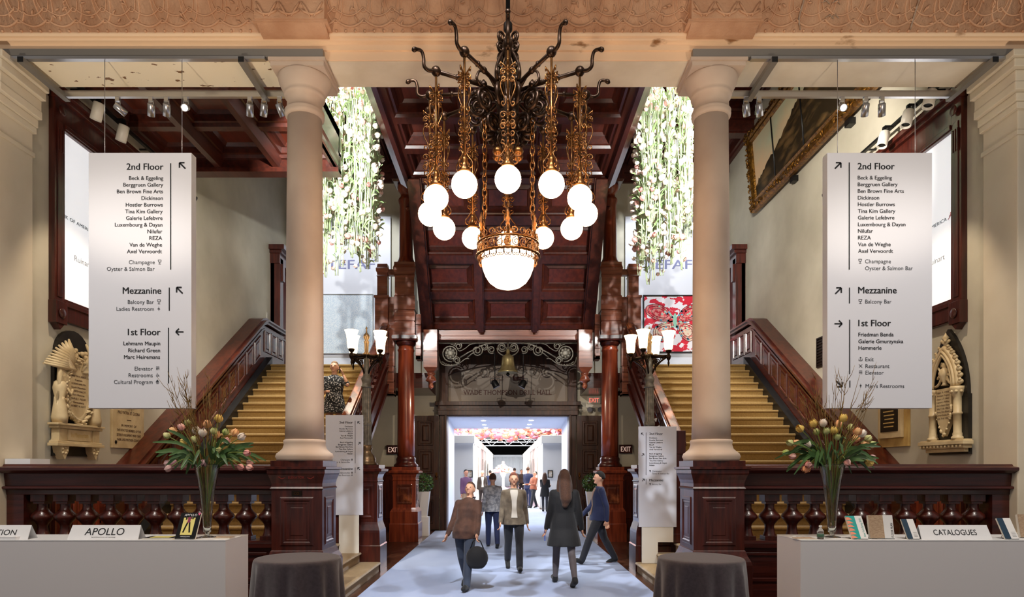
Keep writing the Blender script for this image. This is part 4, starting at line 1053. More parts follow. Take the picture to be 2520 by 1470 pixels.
# ================================================================ lamp newels and candelabra
for s, nm in ((-1, 'left'), (1, 'right')):
    c = (s * 2.48, 11.4, 0)
    t = thing('lamp_newel', c, 'dark mahogany panelled newel carrying the %s candelabra, beside the side steps' % nm, 'newel')
    b = MB(); b.lathe(sq([(.30, 0), (.30, .42), (.305, .43), (.29, .45), (.285, .66), (.28, .70), (.25, .80), (.24, .84), (.24, 1.52), (.255, 1.54), (.24, 1.56), (.24, 1.6), (.26, 1.66), (.29, 1.70), (.32, 1.71), (.325, 1.75), (.28, 1.765), (.27, 1.77), (.27, 1.82)]), c, 4, smooth=False, a0=PI / 4)
    b.obj('body', m_woodv, t)
    for O, U in (((c[0] - .17, c[1] - .241, .9), (.34, 0, 0)), ((c[0] - s * .241, c[1] - (.17 if s < 0 else -.17), .9), (0, .34 if s < 0 else -.34, 0))):
        b = MB(); b.rings(O, U, (0, 0, .58), Vector(U).cross(Vector((0, 0, 1))), [(0, 0), (.012, .02), (.035, .02), (.05, .002), (.07, .004), (.09, .024), (.1, .024)])
        b.obj('panel', m_woodv, t)
    t = thing('candelabra', (c[0], c[1], 1.82), 'bronze four armed candelabra with lit frosted shades on the %s newel' % nm, 'lamp')
    b = MB(); b.lathe([(.19, 1.82), (.19, 1.85), (.16, 1.87), (.165, 1.92), (.14, 1.98), (.10, 2.03), (.09, 2.08), (.105, 2.11), (.09, 2.14), (.095, 2.17)], c, 24); b.obj('base', m_brass, t)
    b = MB()
    rg = []
    for z, r in ((2.16, .092), (2.5, .088), (2.52, .096), (2.56, .096), (2.58, .086), (3.18, .074)):
        rg.append([(c[0] + (r - .006 * (q % 2)) * math.cos(2 * PI * q / 32), c[1] + (r - .006 * (q % 2)) * math.sin(2 * PI * q / 32), z) for q in range(32)])
    b.loft(rg, smooth=False)
    b.lathe([(.08, 3.17), (.095, 3.19), (.08, 3.21), (.07, 3.25), (.085, 3.3), (.09, 3.34), (.06, 3.38), (.055, 3.46), (.07, 3.5), (.05, 3.55), (.045, 3.75)], c, 24)
    b.obj('fluted_post', m_ironw, t)
    b = MB(); b.lathe([(.06, 3.74), (.065, 3.77), (.035, 3.8), (.04, 3.95), (.05, 3.98), (.03, 4.0), (.055, 4.06), (.05, 4.1), (.015, 4.14), (.01, 4.2), (.02, 4.22), (.0, 4.26)], c, 16); b.obj('finial', m_brass, t)
    for deg in (55, 145, 235, 325):
        a = R(deg + (5 if s > 0 else 0)); ux, uy = math.cos(a), math.sin(a)
        q = lambda r, z: (c[0] + r * ux, c[1] + r * uy, z)
        b = MB()
        b.tube([q(.04, 3.72), q(.18, 3.71), q(.33, 3.70)], [.035, .03, .028], 6); b.tube([q(p.x, p.y) for p in smooth_pts([(.05, 3.42, 0), (.10, 3.52, 0), (.2, 3.62, 0), (.31, 3.69, 0)], 4)], .016, 6)
        b.tube([q(p[0], p[1]) for p in spiral(.13, 3.62, .055, .014, 0, 1.5, 14)], .009, 5); b.tube([q(p[0], p[1]) for p in spiral(.22, 3.665, .03, .01, 0, 1.4, 12)], .008, 5)
        cc = q(.34, 0)
        b.lathe([(.005, 3.52), (.012, 3.55), (.02, 3.58), (.012, 3.62), (.035, 3.66), (.045, 3.7), (.03, 3.72), (.02, 3.75), (.045, 3.77), (.055, 3.8), (.05, 3.81)], cc, 14)
        ar = b.obj('arm', m_iron, t)
        b = MB(); b.lathe([(.05, 3.81), (.068, 3.83), (.074, 3.88), (.078, 3.96), (.088, 4.04), (.108, 4.10), (.12, 4.125), (.115, 4.12), (.084, 4.04), (.07, 3.88)], cc, 24)
        b.obj('shade', m_shade, ar)
# ================================================================ lighting rails and spotlights
for s, nm in ((-1, 'left'), (1, 'right')):
    t = thing('lighting_rail', (s * 4.1, 8.0, 6.5), 'grey steel and aluminium lighting rail frame fixed under the %s bay of the beam' % nm, 'lighting rail')
    b = MB(); b.box(s * 2.18, s * 6.0, 7.66, 7.735, 6.61, 6.705); b.obj('front_channel', m_grey, t)
    b = MB(); b.box(s * 2.86, s * 6.0, 7.64, 7.70, 6.575, 6.608); b.obj('front_track', m_alu, t)
    b = MB(); b.box(s * 2.86, s * 5.72, 8.32, 8.37, 6.52, 6.60); b.obj('rear_track', m_alu, t)
    for x in (3.12, 5.70):
        b = MB(); b.box(s * (x - .035), s * (x + .035), 7.60, 8.42, 6.51, 6.57); br = b.obj('cross_bar', m_grey, t)
        b = MB(); b.box(s * (x - .034), s * (x + .034), 7.595, 7.60, 6.512, 6.575); b.obj('end_cap', m_black, br)
def tspot(px, d, z, tilt, pan, label, lit=False, cream=False, grp=None):
    """short cylinder hung at (px, d, z); tilt from straight down, pan in the horizontal"""
    x = wx(px, d) if px > 30 else px
    t = thing('track_spotlight', (x, d, z), label, 'spotlight', grp)
    rot = Matrix.Rotation(pan, 4, 'Z') @ Matrix.Rotation(tilt, 4, 'X')
    b = MB()
    r, L = (.075, .24) if cream else (.045, .15)
    b.lathe([(r * .9, 0), (r, -.01), (r, -L), (r * .85, -L), (r * .8, -L * .8)], (0, 0, .04), 18)
    b.xf(Matrix.Translation((0, 0, -.12)) @ rot); b.obj('housing', m_offw if cream else m_alu, t, local=True)
    b = MB(); b.lathe([(0, -L * .86), (r * .8, -L * .86)], (0, 0, .04), 16); b.xf(Matrix.Translation((0, 0, -.12)) @ rot); b.obj('lens', m_lens if lit else m_black, t, local=True)
    b = MB(); b.box(-.025, .025, -.02, .02, -.05, .0); b.tube([(-.03, 0, -.12), (-.03, 0, -.04), (.03, 0, -.04), (.03, 0, -.12)], .008, 5); (b.box(0, (.13 if x > 0 else -.13), -.015, .015, -.01, .02) if cream else None); b.obj('bracket', m_black if cream else m_alu, t, local=True)
    return t
ORD = ['first', 'second', 'third', 'fourth', 'fifth', 'sixth', 'seventh']
for i, (px, tl, pn, lit) in enumerate(((290, 1.0, -.9, 0), (372, .7, .5, 0), (410, .7, .5, 0), (458, -1.0, .25, 1), (615, .7, .4, 0), (650, .7, .5, 0), (688, .6, -.5, 0))):
    tspot(px, 8.345, 6.52, tl, pn, ('lit silver spotlight facing the hall on the left rail' if lit else '%s silver spotlight from the left end of the left lighting rail' % ORD[i]), lit)
for i, (px, tl, pn, lit) in enumerate(((1836, .7, -.5, 0), (1868, .7, -.5, 0), (2072, -1.0, -.25, 1), (2130, .7, -.3, 0), (2170, .7, -.5, 0))):
    tspot(px, 8.345, 6.52, tl, pn, ('lit silver spotlight facing the hall on the right rail' if lit else '%s silver spotlight from the left end of the right lighting rail' % ORD[i]), lit)
for s, nm in ((-1, 'left'), (1, 'right')):
    t = thing('wall_track', (s * 6.0, 10, 7.05), 'black lighting track along the %s side wall above the sponsor panel' % nm, 'lighting rail')
    b = MB(); b.box(s * 5.93, s * 5.98, 8.7, 11.2, 7.04, 7.08); b.obj('bar', m_black, t)
    for y in (9.1, 10.8):
        b = MB(); b.box(s * 5.94, s * 6.118, y - .015, y + .015, 7.05, 7.07); b.obj('bracket', m_black, t)
    for k, y in enumerate((9.25, 9.85) if s < 0 else (8.95, 9.45, 10.05)):
        tspot(s * 5.82, y, 7.04, .35 if s < 0 else -.3, s * -1.2, 'white cylinder spotlight number %s along the black track on the %s wall' % (('one', 'two', 'three')[k], nm) if False else '%s white cylinder spotlight on the %s wall track, counted from the beam' % (('nearest', 'second', 'third')[k], nm), cream=True)
# ================================================================ hanging flower curtains
def blossom(b, p, ax, r):
    """tulip: cup of six petals along ax"""
    ax = Vector(ax).normalized(); u = ax.orthogonal().normalized(); v = ax.cross(u)
    n0 = 6
    for j in range(n0):
        a = 2 * PI * j / n0 + (.5 if j % 2 else 0) * .3
        d = u * math.cos(a) + v * math.sin(a); e = ax.cross(d)
        k = 1.0 if j % 2 else .85
        pts = []
        for t_, w_, o_ in ((0, .25, .2), (.5, .62, .72 * k), (1.1, .62, .85 * k), (1.7, .36, .66 * k), (2.05, .05, .48 * k)):
            q = Vector(p) + ax * (t_ * r) + d * (o_ * r)
            pts.append((q - e * (w_ * r), q + d * (.12 * r), q + e * (w_ * r)))
        vs = [x for row in pts for x in row]
        b.add(vs, [(3 * i + k2, 3 * i + k2 + 1, 3 * i + k2 + 4, 3 * i + k2 + 3) for i in range(4) for k2 in range(2)], True)
def blade(b, pts, w_):
    P = smooth_pts(pts, 4); n1 = len(P)
    vs = []
    for i, p in enumerate(P):
        t_ = (P[min(i + 1, n1 - 1)] - P[max(i - 1, 0)]).normalized()
        sd = t_.cross(Vector((.3, -1, .2))).normalized()
        ww = w_ * math.sin(PI * min(max((i + .6) / (n1 + .2), 0), 1)) ** .8
        vs += [p - sd * ww, p + Vector((0, .25 * ww, 0)), p + sd * ww]
    b.add(vs, [(3 * i + k, 3 * i + k + 1, 3 * i + k + 4, 3 * i + k + 3) for i in range(n1 - 1) for k in range(2)], True)
rnd = random.Random(11)
protos = []
for vnt in range(10):
    L = (1.9, 2.05, 2.15, 2.25, 2.4, 2.5, 2.65, 2.8, 3.05, 3.4)[vnt]
    t = thing('flower_strand', (0, 0, 0), 'x', 'flower strand')
    st, lf, bl = MB(), MB(), MB()
    st.tube([(0, 0, 1.75), (0, 0, -.05)], .002, 4)
    z = 0.
    while z > -L:
        seg = rnd.uniform(.42, .6)
        for q in range(4):
            x0, y0 = rnd.uniform(-.035, .035), rnd.uniform(-.035, .035)
            st.tube([(x0 * .6, y0, z - seg), (x0 * 1.4 + rnd.uniform(-.02, .02), y0, z - seg * .5), (x0 + rnd.uniform(-.05, .05), y0 * 1.5, z + .12)], rnd.uniform(.006, .010), 5)
        for q in range(4):
            a = rnd.uniform(0, 2 * PI); l = rnd.uniform(.12, .3); zz = z - rnd.uniform(0, seg)
            o = Vector((math.cos(a), math.sin(a) * .6, 0))
            blade(lf, [Vector((0, 0, zz)), o * l * .4 + Vector((0, 0, zz + l * .5)), o * l * .8 + Vector((0, 0, zz + l * rnd.uniform(.3, .8)))], rnd.uniform(.010, .022))
        for q in range(3):
            a = rnd.uniform(0, 2 * PI); zz = z - rnd.uniform(-.1, seg * .8); o = Vector((math.cos(a), math.sin(a), 0)) * rnd.uniform(.04, .12)
            bl.k = rnd.choice((0, 0, 0, 1, 1, 2))
            st.tube([(0, 0, zz - .1), o * .6 + Vector((0, 0, zz - .03)), o + Vector((0, 0, zz))], .005, 4)
            blossom(bl, o + Vector((0, 0, zz)), o * 6 + Vector((rnd.uniform(-.3, .3), 0, rnd.uniform(.1, .8))), rnd.uniform(.034, .056))
        z -= seg
    st.obj('stem', m_stemp, t, local=True)['kind'] = 'stuff'; lf.obj('leaf', m_leafp, t, local=True)['kind'] = 'stuff'
    bl.obj('blossom', [PET['white'], PET['blush'], PET['pink']], t, local=True)['kind'] = 'stuff'
    protos.append(t)
used = set()
for s, nm in ((-1, 'left'), (1, 'right')):
    for k in range(38):
        y = rnd.uniform(11.75, 13.1)
        x = s * (2.42 + (k % 11) / 10 * 1.12 + rnd.uniform(-.05, .05)) * (y / 12.4) * .985
        if abs(x) < 2.5: x = s * 2.5
        v = rnd.randrange(10)
        lab = 'strand of white tulips and green stems hanging in the curtain above the %s stairs' % nm
        grp = 'hanging flower strands above the %s stairs' % nm
        if v not in used:
            used.add(v); o = protos[v]; o.location = (x, y, 8.87); o.rotation_euler = (0, 0, rnd.uniform(0, 6)); o['label'] = lab; o['group'] = grp
        else: dup(protos[v], (x, y, 8.87), rnd.uniform(0, 6), lab, grp)
# ================================================================ hanging direction signs
def arrow(b, kind, px, py, d, sz):
    O = (wx(px, d), d, wz(py, d)); k = d / F
    a = {'ul': 135, 'ur': 45, 'r': 0, 'l': 180, 'dr': -45}[kind]
    ca, sa = math.cos(R(a)), math.sin(R(a))
    rt = lambda x, y: ((x * ca - y * sa) * k, (x * sa + y * ca) * k)
    w_ = sz * .17 * k; h = sz * .5; q = sz * .42
    strip(b, [rt(-h, 0), rt(h, 0)], O, (1, 0, 0), (0, 0, 1), w_)
    strip(b, [rt(h - q, q), rt(h, 0), rt(h - q, -q)], O, (1, 0, 0), (0, 0, 1), w_)
def icon(b, kind, px, py, d, z=10):
    O = (wx(px, d), d, wz(py, d)); k = d / F * z / 10
    P = {'glass': [[(-4, 5), (4, 5), (3, 0), (-3, 0), (-4, 5)], [(0, 0), (0, -5)], [(-3, -5), (3, -5)]],
         'lift': [[(-4, 4), (4, 4)], [(-4, 1), (4, 1)], [(-3, 1), (-3, -4)], [(0, 1), (0, -4)], [(3, 1), (3, -4)]],
         'chair': [[(-1, 5), (-1, 0), (3, 0), (4, -4)], [(-3, 1), (-3, -3), (0, -4), (2, -2)]],
         'woman': [[(0, 5), (0, 3)], [(0, 2), (-3, -1), (3, -1), (0, 2)], [(0, -1), (0, -5)]],
         'tri': [[(0, 5), (-4, -1), (4, -1), (0, 5)], [(0, 4), (0, -1)], [(-2, 1), (2, 1)], [(-3, -4), (3, -4)]],
         'exit': [[(-4, 1), (-4, -4), (4, -4), (4, 1)], [(0, -2), (0, 5)], [(-2, 3), (0, 5), (2, 3)]],
         'fork': [[(-4, -4), (4, 4)], [(-4, 4), (4, -4)]],
         'man': [[(0, 5), (0, 3)], [(-1.5, 2), (1.5, 2), (1.5, -1), (-1.5, -1), (-1.5, 2)], [(0, 2), (0, -5)]]}[kind]
    for pl in P: strip(b, [(x * k, y * k) for x, y in pl], O, (1, 0, 0), (0, 0, 1), 1.1 * d / F)
tb_, th_ = tmesh('Luxembourg & Dayan', .01), tmesh('2nd Floor', .01)
def lines(t, rows, d, al, x0, slope, yref, bodyw=117., headw=91.):
    sb = bodyw * d / F / (tb_[3] - tb_[2]); sh = headw * d / F / (th_[3] - th_[2])
    for y, kind, txt in rows:
        x = x0 + (y - yref) * slope
        b = MB()
        if kind == 'h': write(b, txt, (wx(x, d), d, wz(y + 8 * headw / 91, d)), (1, 0, 0), (0, 0, 1), sh, al, .018); b.obj('heading', m_ink, t)
        elif kind == 'b': write(b, txt, (wx(x, d), d, wz(y + 5 * bodyw / 117, d)), (1, 0, 0), (0, 0, 1), sb, al, .014); b.obj('lettering', m_ink, t)
        else:
            sft = 17 * bodyw / 117
            write(b, txt, (wx(x + (sft if al == 'l' else -sft), d), d, wz(y + 5 * bodyw / 117, d)), (1, 0, 0), (0, 0, 1), sb * 1.02, al, 0); b.obj('small_lettering', m_inkl, t)
            if kind != 't': b = MB(); icon(b, kind, x + (5 if al == 'l' else -5) * bodyw / 117, y, d, 10 * bodyw / 117); b.obj('icon', m_inkl, t)
def rule(t, x, y0, y1, d, w_): b = MB(); strip(b, [(0, 0), (0, -(y1 - y0) * d / F)], (wx(x, d), d, wz(y0, d)), (1, 0, 0), (0, 0, 1), w_ * d / F); b.obj('divider_line', m_ink, t)
def arr(t, *a): b = MB(); arrow(b, *a); b.obj('arrow', m_ink, t)
names12 = ['Beck & Eggeling', 'Berggruen Gallery', 'Ben Brown Fine Arts', 'Dickinson', 'Hostler Burrows', 'Tina Kim Gallery', 'Galerie Lefebvre', 'Luxembourg & Dayan', 'Nilufar', 'REZA', 'Van de Weghe', 'Axel Vervoordt']
rowsL = [(410, 'h', '2nd Floor')] + [(438 + 16.4 * i, 'b', n_) for i, n_ in enumerate(names12)] + [(645, 'glass', 'Champagne'), (661.5, 't', 'Oyster & Salmon Bar'), (715, 'h', 'Mezzanine'), (743, 'glass', 'Balcony Bar'), (760, 'woman', 'Ladies Restroom'),
         (817, 'h', '1st Floor'), (845, 'b', 'Lehmann Maupin'), (862, 'b', 'Richard Green'), (878.5, 'b', 'Marc Heiremans'), (907, 'lift', 'Elevator'), (923.5, 'chair', 'Restrooms'), (940, 'tri', 'Cultural Program')]
rowsR = [(409, 'h', '2nd Floor')] + [(437 + 16.4 * i, 'b', n_) for i, n_ in enumerate(names12)] + [(643, 'glass', 'Champagne'), (660, 't', 'Oyster & Salmon Bar'), (714, 'h', 'Mezzanine'), (742, 'glass', 'Balcony Bar'),
         (795, 'h', '1st Floor'), (823, 'b', 'Friedman Benda'), (840, 'b', 'Galerie Gmurzynska'), (856, 'b', 'Hemmerle'), (884, 'exit', 'Exit'), (901, 'fork', 'Restaurant'), (917, 'lift', 'Elevator'), (950, 'man', "Men's Restrooms")]
for s, nm in ((-1, 'left'), (1, 'right')):
    D0 = 7.62; d = D0 - .003
    xa, xb = (wx(218, D0), wx(471, D0)) if s < 0 else (wx(2036, D0), wx(2294, D0))
    za, zb = wz(1005, D0), wz(376, D0)
    t = thing('hanging_sign', ((xa + xb) / 2, D0, za), 'tall white direction sign hung from cables in the %s bay, listing %s' % (nm, 'Lehmann Maupin' if s < 0 else 'Friedman Benda'), 'sign')
    b = MB(); b.box(xa, xb, D0, D0 + .12, za, zb); b.obj('board', m_sign, t, bev=.004)
    if s < 0:
        lines(t, rowsL, d, 'r', 402, -.018, 410)
        for x, y0, y1 in ((420, 402, 664), (416.5, 708, 765), (414.5, 807, 944)): rule(t, x, y0, y1, d, 2.6)
        arr(t, 'ul', 449, 408, d, 21); arr(t, 'ul', 442, 715, d, 21); arr(t, 'l', 442, 817, d, 19)
    else:
        lines(t, rowsR, d, 'l', 2111, .004, 410)
        for x, y0, y1 in ((2090, 400, 664), (2090.5, 708, 747), (2091, 787, 921), (2091.5, 937, 954)): rule(t, x, y0, y1, d, 2.6)
        arr(t, 'ur', 2062, 408, d, 21); arr(t, 'ur', 2063, 716, d, 21); arr(t, 'r', 2063, 797, d, 19); arr(t, 'dr', 2065, 945, d, 21)
    for px in ((258, 448) if s < 0 else (2061, 2252)):
        b = MB(); b.tube([(wx(px, 7.67), 7.67, zb), (wx(px, 7.67), 7.67, 6.575)], .004, 5); b.obj('cable', m_alu, t)
# ================================================================ standing direction boards by the side steps
rT = lambda y0, g, h: [(y0, 'h', '2nd Floor')] + [(y0 + 10 + g * i, 'b', n_) for i, n_ in enumerate(['Dickinson', 'Hostler Burrows', 'Galerie Lefebvre', 'REZA', 'Van de Weghe', 'Axel Vervoordt'])] + [(y0 + 49 + g * i, 'b', n_) for i, n_ in enumerate(['Beck & Eggeling', 'Berggruen Gallery', 'Ben Brown Fine Arts', 'Tina Kim Gallery', 'Luxembourg & Dayan', 'Nilufar'])] + [(y0 + 92, 'glass', 'Champagne'), (y0 + 98, 't', 'Oyster & Salmon Bar'), (y0 + 114, 'h', 'Mezzanine'), (y0 + 124, 'glass', 'Balcony Bar')] + h
for s, nm in ((-1, 'left'), (1, 'right')):
    D0 = 10.92; d = D0 - .003
    if s < 0: xa, xb, za, zb = wx(801, D0), wx(893, D0), wz(1268, D0), wz(1022, D0)
    else: xa, xb, za, zb = wx(1572, D0), wx(1665, D0), wz(1298, D0), wz(1050, D0)
    zf = .334 if s < 0 else .1685
    t = thing('direction_board', ((xa + xb) / 2, D0, zf), 'white standing direction board on the side steps by the %s candelabra' % nm, 'sign')
    b = MB(); b.box(xa, xb, D0, D0 + .03, za, zb); b.obj('board', m_sign, t, bev=.003)
    b = MB()
    if s < 0: b.box(-2.84, -2.505, D0 + .005, D0 + .025, zf, za + .05)
    else: b.box(2.25, 2.52, D0 + .005, D0 + .025, zf, za + .05); b.box(2.52, 2.78, D0 + .005, D0 + .025, .52, za + .05)
    b.obj('leg_panel', m_offw, t)
    if s < 0:
        lines(t, rT(1040, 5.6, [(1170, 'woman', 'Ladies Restroom')]), d, 'r', 868, 0, 0, 43, 33)
        for y0, y1 in ((1036, 1141), (1151, 1165)): rule(t, 874, y0, y1, d, 1.1)
        arr(t, 'ul', 883, 1041, d, 8); arr(t, 'ur', 884, 1092, d, 8); arr(t, 'ul', 883, 1154, d, 8)
    else:
        lines(t, rT(1068, 5.7, []), d, 'l', 1598, 0, 0, 43, 33)
        for y0, y1 in ((1065, 1170), (1179, 1193)): rule(t, 1590, y0, y1, d, 1.1)
        arr(t, 'ul', 1581, 1069, d, 8); arr(t, 'ur', 1582, 1120, d, 8); arr(t, 'ur', 1583, 1182, d, 8)
# ================================================================ sponsor panels in timber frames on the side walls
for s, nm in ((-1, 'left'), (1, 'right')):
    t = thing('sponsor_panel', (s * 6.1, 9.6, 3.65), 'lit white sponsor panel in a heavy mahogany frame high on the %s wall' % nm, 'panel')
    X = lambda p: s * (6.119 - p)
    y0, y1, z0, z1 = 8.66, 10.62, 3.77, 6.78
    b = MB()
    for ya, yb in ((y0, y0 + .20), (y1 - .20, y1)):
        b.box(X(.0), X(.08), ya, yb, z0, z1); b.box(X(.08), X(.092), ya + .05, yb - .05, z0 + .3, z1 - .35)
        for k in range(3): b.box(X(.092), X(.105), ya + .04 + .045 * k, ya + .065 + .045 * k, z1 - .75, z1 - .45)
        b.box(X(0), X(.11), ya - .01, yb + .01, z0 - .06, z0 + .24)
        for zz in (z0 + .08, z1 - .2):
            q = MB(); q.lathe([(.0, 0), (.06, 0), (.07, .012), (.055, .02), (0, .02)], (0, 0, 0), 20)
            q.xf(Matrix.Translation((X(.11), (ya + yb) / 2, zz)) @ Matrix.Rotation(-s * PI / 2, 4, 'Y')); b.join(q)
        b.prism([(ya + .02, z0 - .06), (yb - .02, z0 - .06), (yb - .1, z0 - .14), (ya + .1, z0 - .14)], 'x', X(0), X(.092))
    b.box(X(0), X(.08), y0 + .2, y1 - .2, z0, z0 + .3); b.box(X(.08), X(.1), y0 + .2, y1 - .2, z0 + .2, z0 + .26)
    b.box(X(0), X(.08), y0 + .2, y1 - .2, z1 - .42, z1)
    b.box(X(0), X(.1), y0 + .2, y1 - .2, z1 - .40, z1 - .34)
    b.box(X(0), X(.14), y0 - .02, y1 + .02, z1 - .06, z1); b.box(X(0), X(.2), y0 - .06, y1 + .06, z1, z1 + .06); b.box(X(0), X(.17), y0 - .03, y1 + .03, z1 + .06, z1 + .10)
    b.obj('frame', m_woodv, t, bev=.008)
    b = MB(); b.box(X(0), X(.03), y0 + .15, y1 - .15, z0 + .28, z1 - .4); b.obj('panel', m_lightbox, t)
    bI, bL = MB(), MB()
    U = (0, 1, 0) if s < 0 else (0, -1, 0); xx = X(.033)
    if s < 0:
        write(bI, 'BANK OF AMERICA', (xx, 8.76, 5.20), U, (0, 0, 1), .07, 'l', .01, width=.80)
        write(bL, 'Ruinart', (xx, 9.13, 4.68), U, (0, 0, 1), .115, 'l', 0, width=.36)
    else:
        write(bI, 'BANK OF AMERICA', (xx, 9.02, 5.20), U, (0, 0, 1), .07, 'r', .01, width=.80)
        write(bL, 'Ruinart', (xx, 9.42, 4.68), U, (0, 0, 1), .115, 'l', 0, width=.36)
    bI.obj('lettering', m_ink, t); bL.obj('small_lettering', m_faint, t)
    if s > 0:
        b = MB()
        for k in range(5): strip(b, [(.02 * k, .0 + .015 * k), (.10 + .015 * k, .07 + .01 * k)], (xx, 8.99, 5.20 + .02 * k), U, (0, 0, 1), .014)
        b.obj('flag_emblem', m_redp, t)
# ================================================================ large landscape painting leaning from the right wall
t = thing('landscape_painting', (6.05, 12.95, 7.95), 'large landscape painting in a wide gilded frame high on the right wall', 'painting')
O = Vector((6.0, 15.75, 7.95)); U = Vector((0, -5.65, 0)); V = Vector((-.16, 0, 1.86)); N = U.normalized().cross(V.normalized()); N = N if N.x < 0 else -N
b = MB(); b.rings(O - N * .02, U, V, N, [(0, 0), (0, .08), (.04, .12), (.12, .13), (.16, .10), (.20, .10), (.24, .13), (.27, .11), (.30, .06)], cap=False)
rr = random.Random(9)
un, vn = U.normalized(), V.normalized()
for k in range(230):
    side = rr.randrange(4); q = rr.uniform(.03, .13)
    if side < 2: p = un * rr.uniform(0, U.length) + vn * (q if side == 0 else V.length - q)
    else: p = vn * rr.uniform(0, V.length) + un * (q if side == 2 else U.length - q)
    c_ = O + p + N * .125; a = rr.uniform(0, PI); e = un * math.cos(a) + vn * math.sin(a)
    b.tube([c_ - e * .05, c_ + N * .02, c_ + e * .05], [.008, .022, .008], 5)
b.obj('frame', m_gold, t)
uv = lambda u, v, h=.05: O + un * (u * U.length) + vn * (v * V.length) + N * h
b = MB(); b.quad(uv(.05, .15), uv(.95, .15), uv(.95, .85), uv(.05, .85)); b.obj('canvas', M('painted_sky', S(190, 196, 166), .35, col2=S(216, 180, 140), scale=.9, stretch=(1, .6, 1)), t)
b = MB()
top = [(.05, .30), (.12, .36), (.2, .43), (.3, .50), (.38, .60), (.46, .68), (.55, .72), (.65, .70), (.8, .76), (.95, .74)]
pl = []
for (u0, v0), (u1, v1) in zip(top[:-1], top[1:]):
    for k in range(6): pl.append((u0 + (u1 - u0) * k / 6, v0 + (v1 - v0) * k / 6 + rr.uniform(-.02, .02)))
pl.append(top[-1])
for (u0, v0), (u1, v1) in zip(pl[:-1], pl[1:]): b.quad(uv(u0, .15, .056), uv(u1, .15, .056), uv(u1, v1, .056), uv(u0, v0, .056))
b.obj('painted_land', M('painted_land', S(44, 34, 20), .4, col2=S(110, 84, 50), scale=3.2, stretch=(1, .5, 1.6), lo=.5, hi=.72), t)
for u in (.245, .49):
    b = MB(); b.tube([uv(u, .15, .065), uv(u, .85, .065)], .016, 6); b.obj('cord', m_black, t)
for u in (.35, .75):
    b = MB(); p = uv(u, 0, .0); b.box(p.x, 6.118, p.y - .08, p.y + .08, p.z - .12, p.z + .0); b.obj('wall_bracket', m_black, t)
# ================================================================ memorials and wall plates
def wallx(s): return lambda p: s * (6.119 - p)
def text_rows(b, X, s, yc, z0, rows, size, dz, wmax):
    U = (0, 1, 0) if s < 0 else (0, -1, 0)
    for k, r_ in enumerate(rows): write(b, r_, (X, yc, z0 - dz * k), U, (0, 0, 1), size, 'c', .012, width=min(wmax, .62 * size * len(r_)))
X = wallx(-1); yc = 9.09
t = thing('marble_memorial', (-6.1, yc, 1.95), 'winged cream marble memorial on a black slab on the left wall', 'memorial')
b = MB()
b.prism([(8.70, 1.93), (9.52, 1.93), (9.52, 3.32), (9.45, 3.32)] + [(9.09 + .36 * math.cos(a), 3.32 + .36 * math.sin(a)) for a in [PI * k / 12 for k in range(1, 12)]] + [(8.73, 3.32), (8.70, 3.32)], 'x', X(0), X(.05)); b.obj('slab', m_slate, t)
b = MB()
for p, za, zb, e in ((.17, 2.06, 2.10, .50), (.15, 2.10, 2.13, .47), (.12, 2.13, 2.30, .43), (.16, 2.30, 2.34, .47), (.18, 2.34, 2.37, .50)): b.box(X(.03), X(p), yc - e, yc + e, za, zb)
b.box(X(.03), X(.135), yc - .24, yc + .24, 2.14, 2.29)
for g in (-1, 1): b.box(X(.03), X(.14), yc + g * .36 - .07, yc + g * .36 + .07, 2.13, 2.30)
b.obj('shelf', m_marble, t, bev=.006)
for g in (-1, 1):
    b = MB(); b.prism([(yc + g * .33 - .09, 2.06), (yc + g * .33 + .09, 2.06), (yc + g * .33 + .07, 1.98), (yc + g * .33, 1.88), (yc + g * .33 - .07, 1.98)], 'x', X(.04), X(.15))
    for k in range(5): b.ball((X(.14), yc + g * .33 + .05 * math.cos(k * 1.3), 2.0 + .04 * math.sin(k * 1.3)), .025, 8, 6)
    b.obj('corbel', m_marble, t)
b = MB(); text_rows(b, X(.137), -1, yc, 2.19, ['In Memoriam'], .09, .1, .36); b.obj('lettering', m_marbley, t)
ell = lambda ry, rz, zc, h, n_=32: [(X(h), yc + ry * math.cos(2 * PI * k / n_), zc + rz * math.sin(2 * PI * k / n_)) for k in range(n_)]
b = MB(); b.loft([ell(.25, .42, 2.83, .04), ell(.25, .42, 2.83, .12), ell(.235, .40, 2.83, .135), ell(.20, .36, 2.83, .115)], smooth=True); b.obj('tablet', m_marble, t)
rr = random.Random(5)
b = MB()
for k in range(64):
    a = 2 * PI * k / 64; q = rr.uniform(.92, 1.12)
    p = Vector((X(.12), yc + .265 * q * math.cos(a), 2.83 + .44 * q * math.sin(a))); b.ball(p, (.03, .035, .028), 7, 5)
    e = Vector((0, math.cos(a + 1.2), math.sin(a + 1.2))) * .06; b.tube([p - e, p + Vector((.03, 0, 0)), p + e], [.006, .018, .004], 5)
for k in range(26): b.ball((X(.11), yc + rr.uniform(-.16, .16), 3.2 + rr.uniform(-.02, .22)), rr.uniform(.02, .04), 7, 5)
b.obj('wreath', m_marble, t)
b = MB(); text_rows(b, X(.118), -1, yc, 3.03, ['WALTER M. PIERCE', 'Captain', 'LAURENS HAMILTON', 'South Mountain', 'FRANCIS M. BACOT', 'Fort Monroe', 'SAMUEL L. FULLER', 'Gettysburg', 'ROBERT B. HOYT'], .036, .052, .3); b.obj('inscription', m_inkb, t)
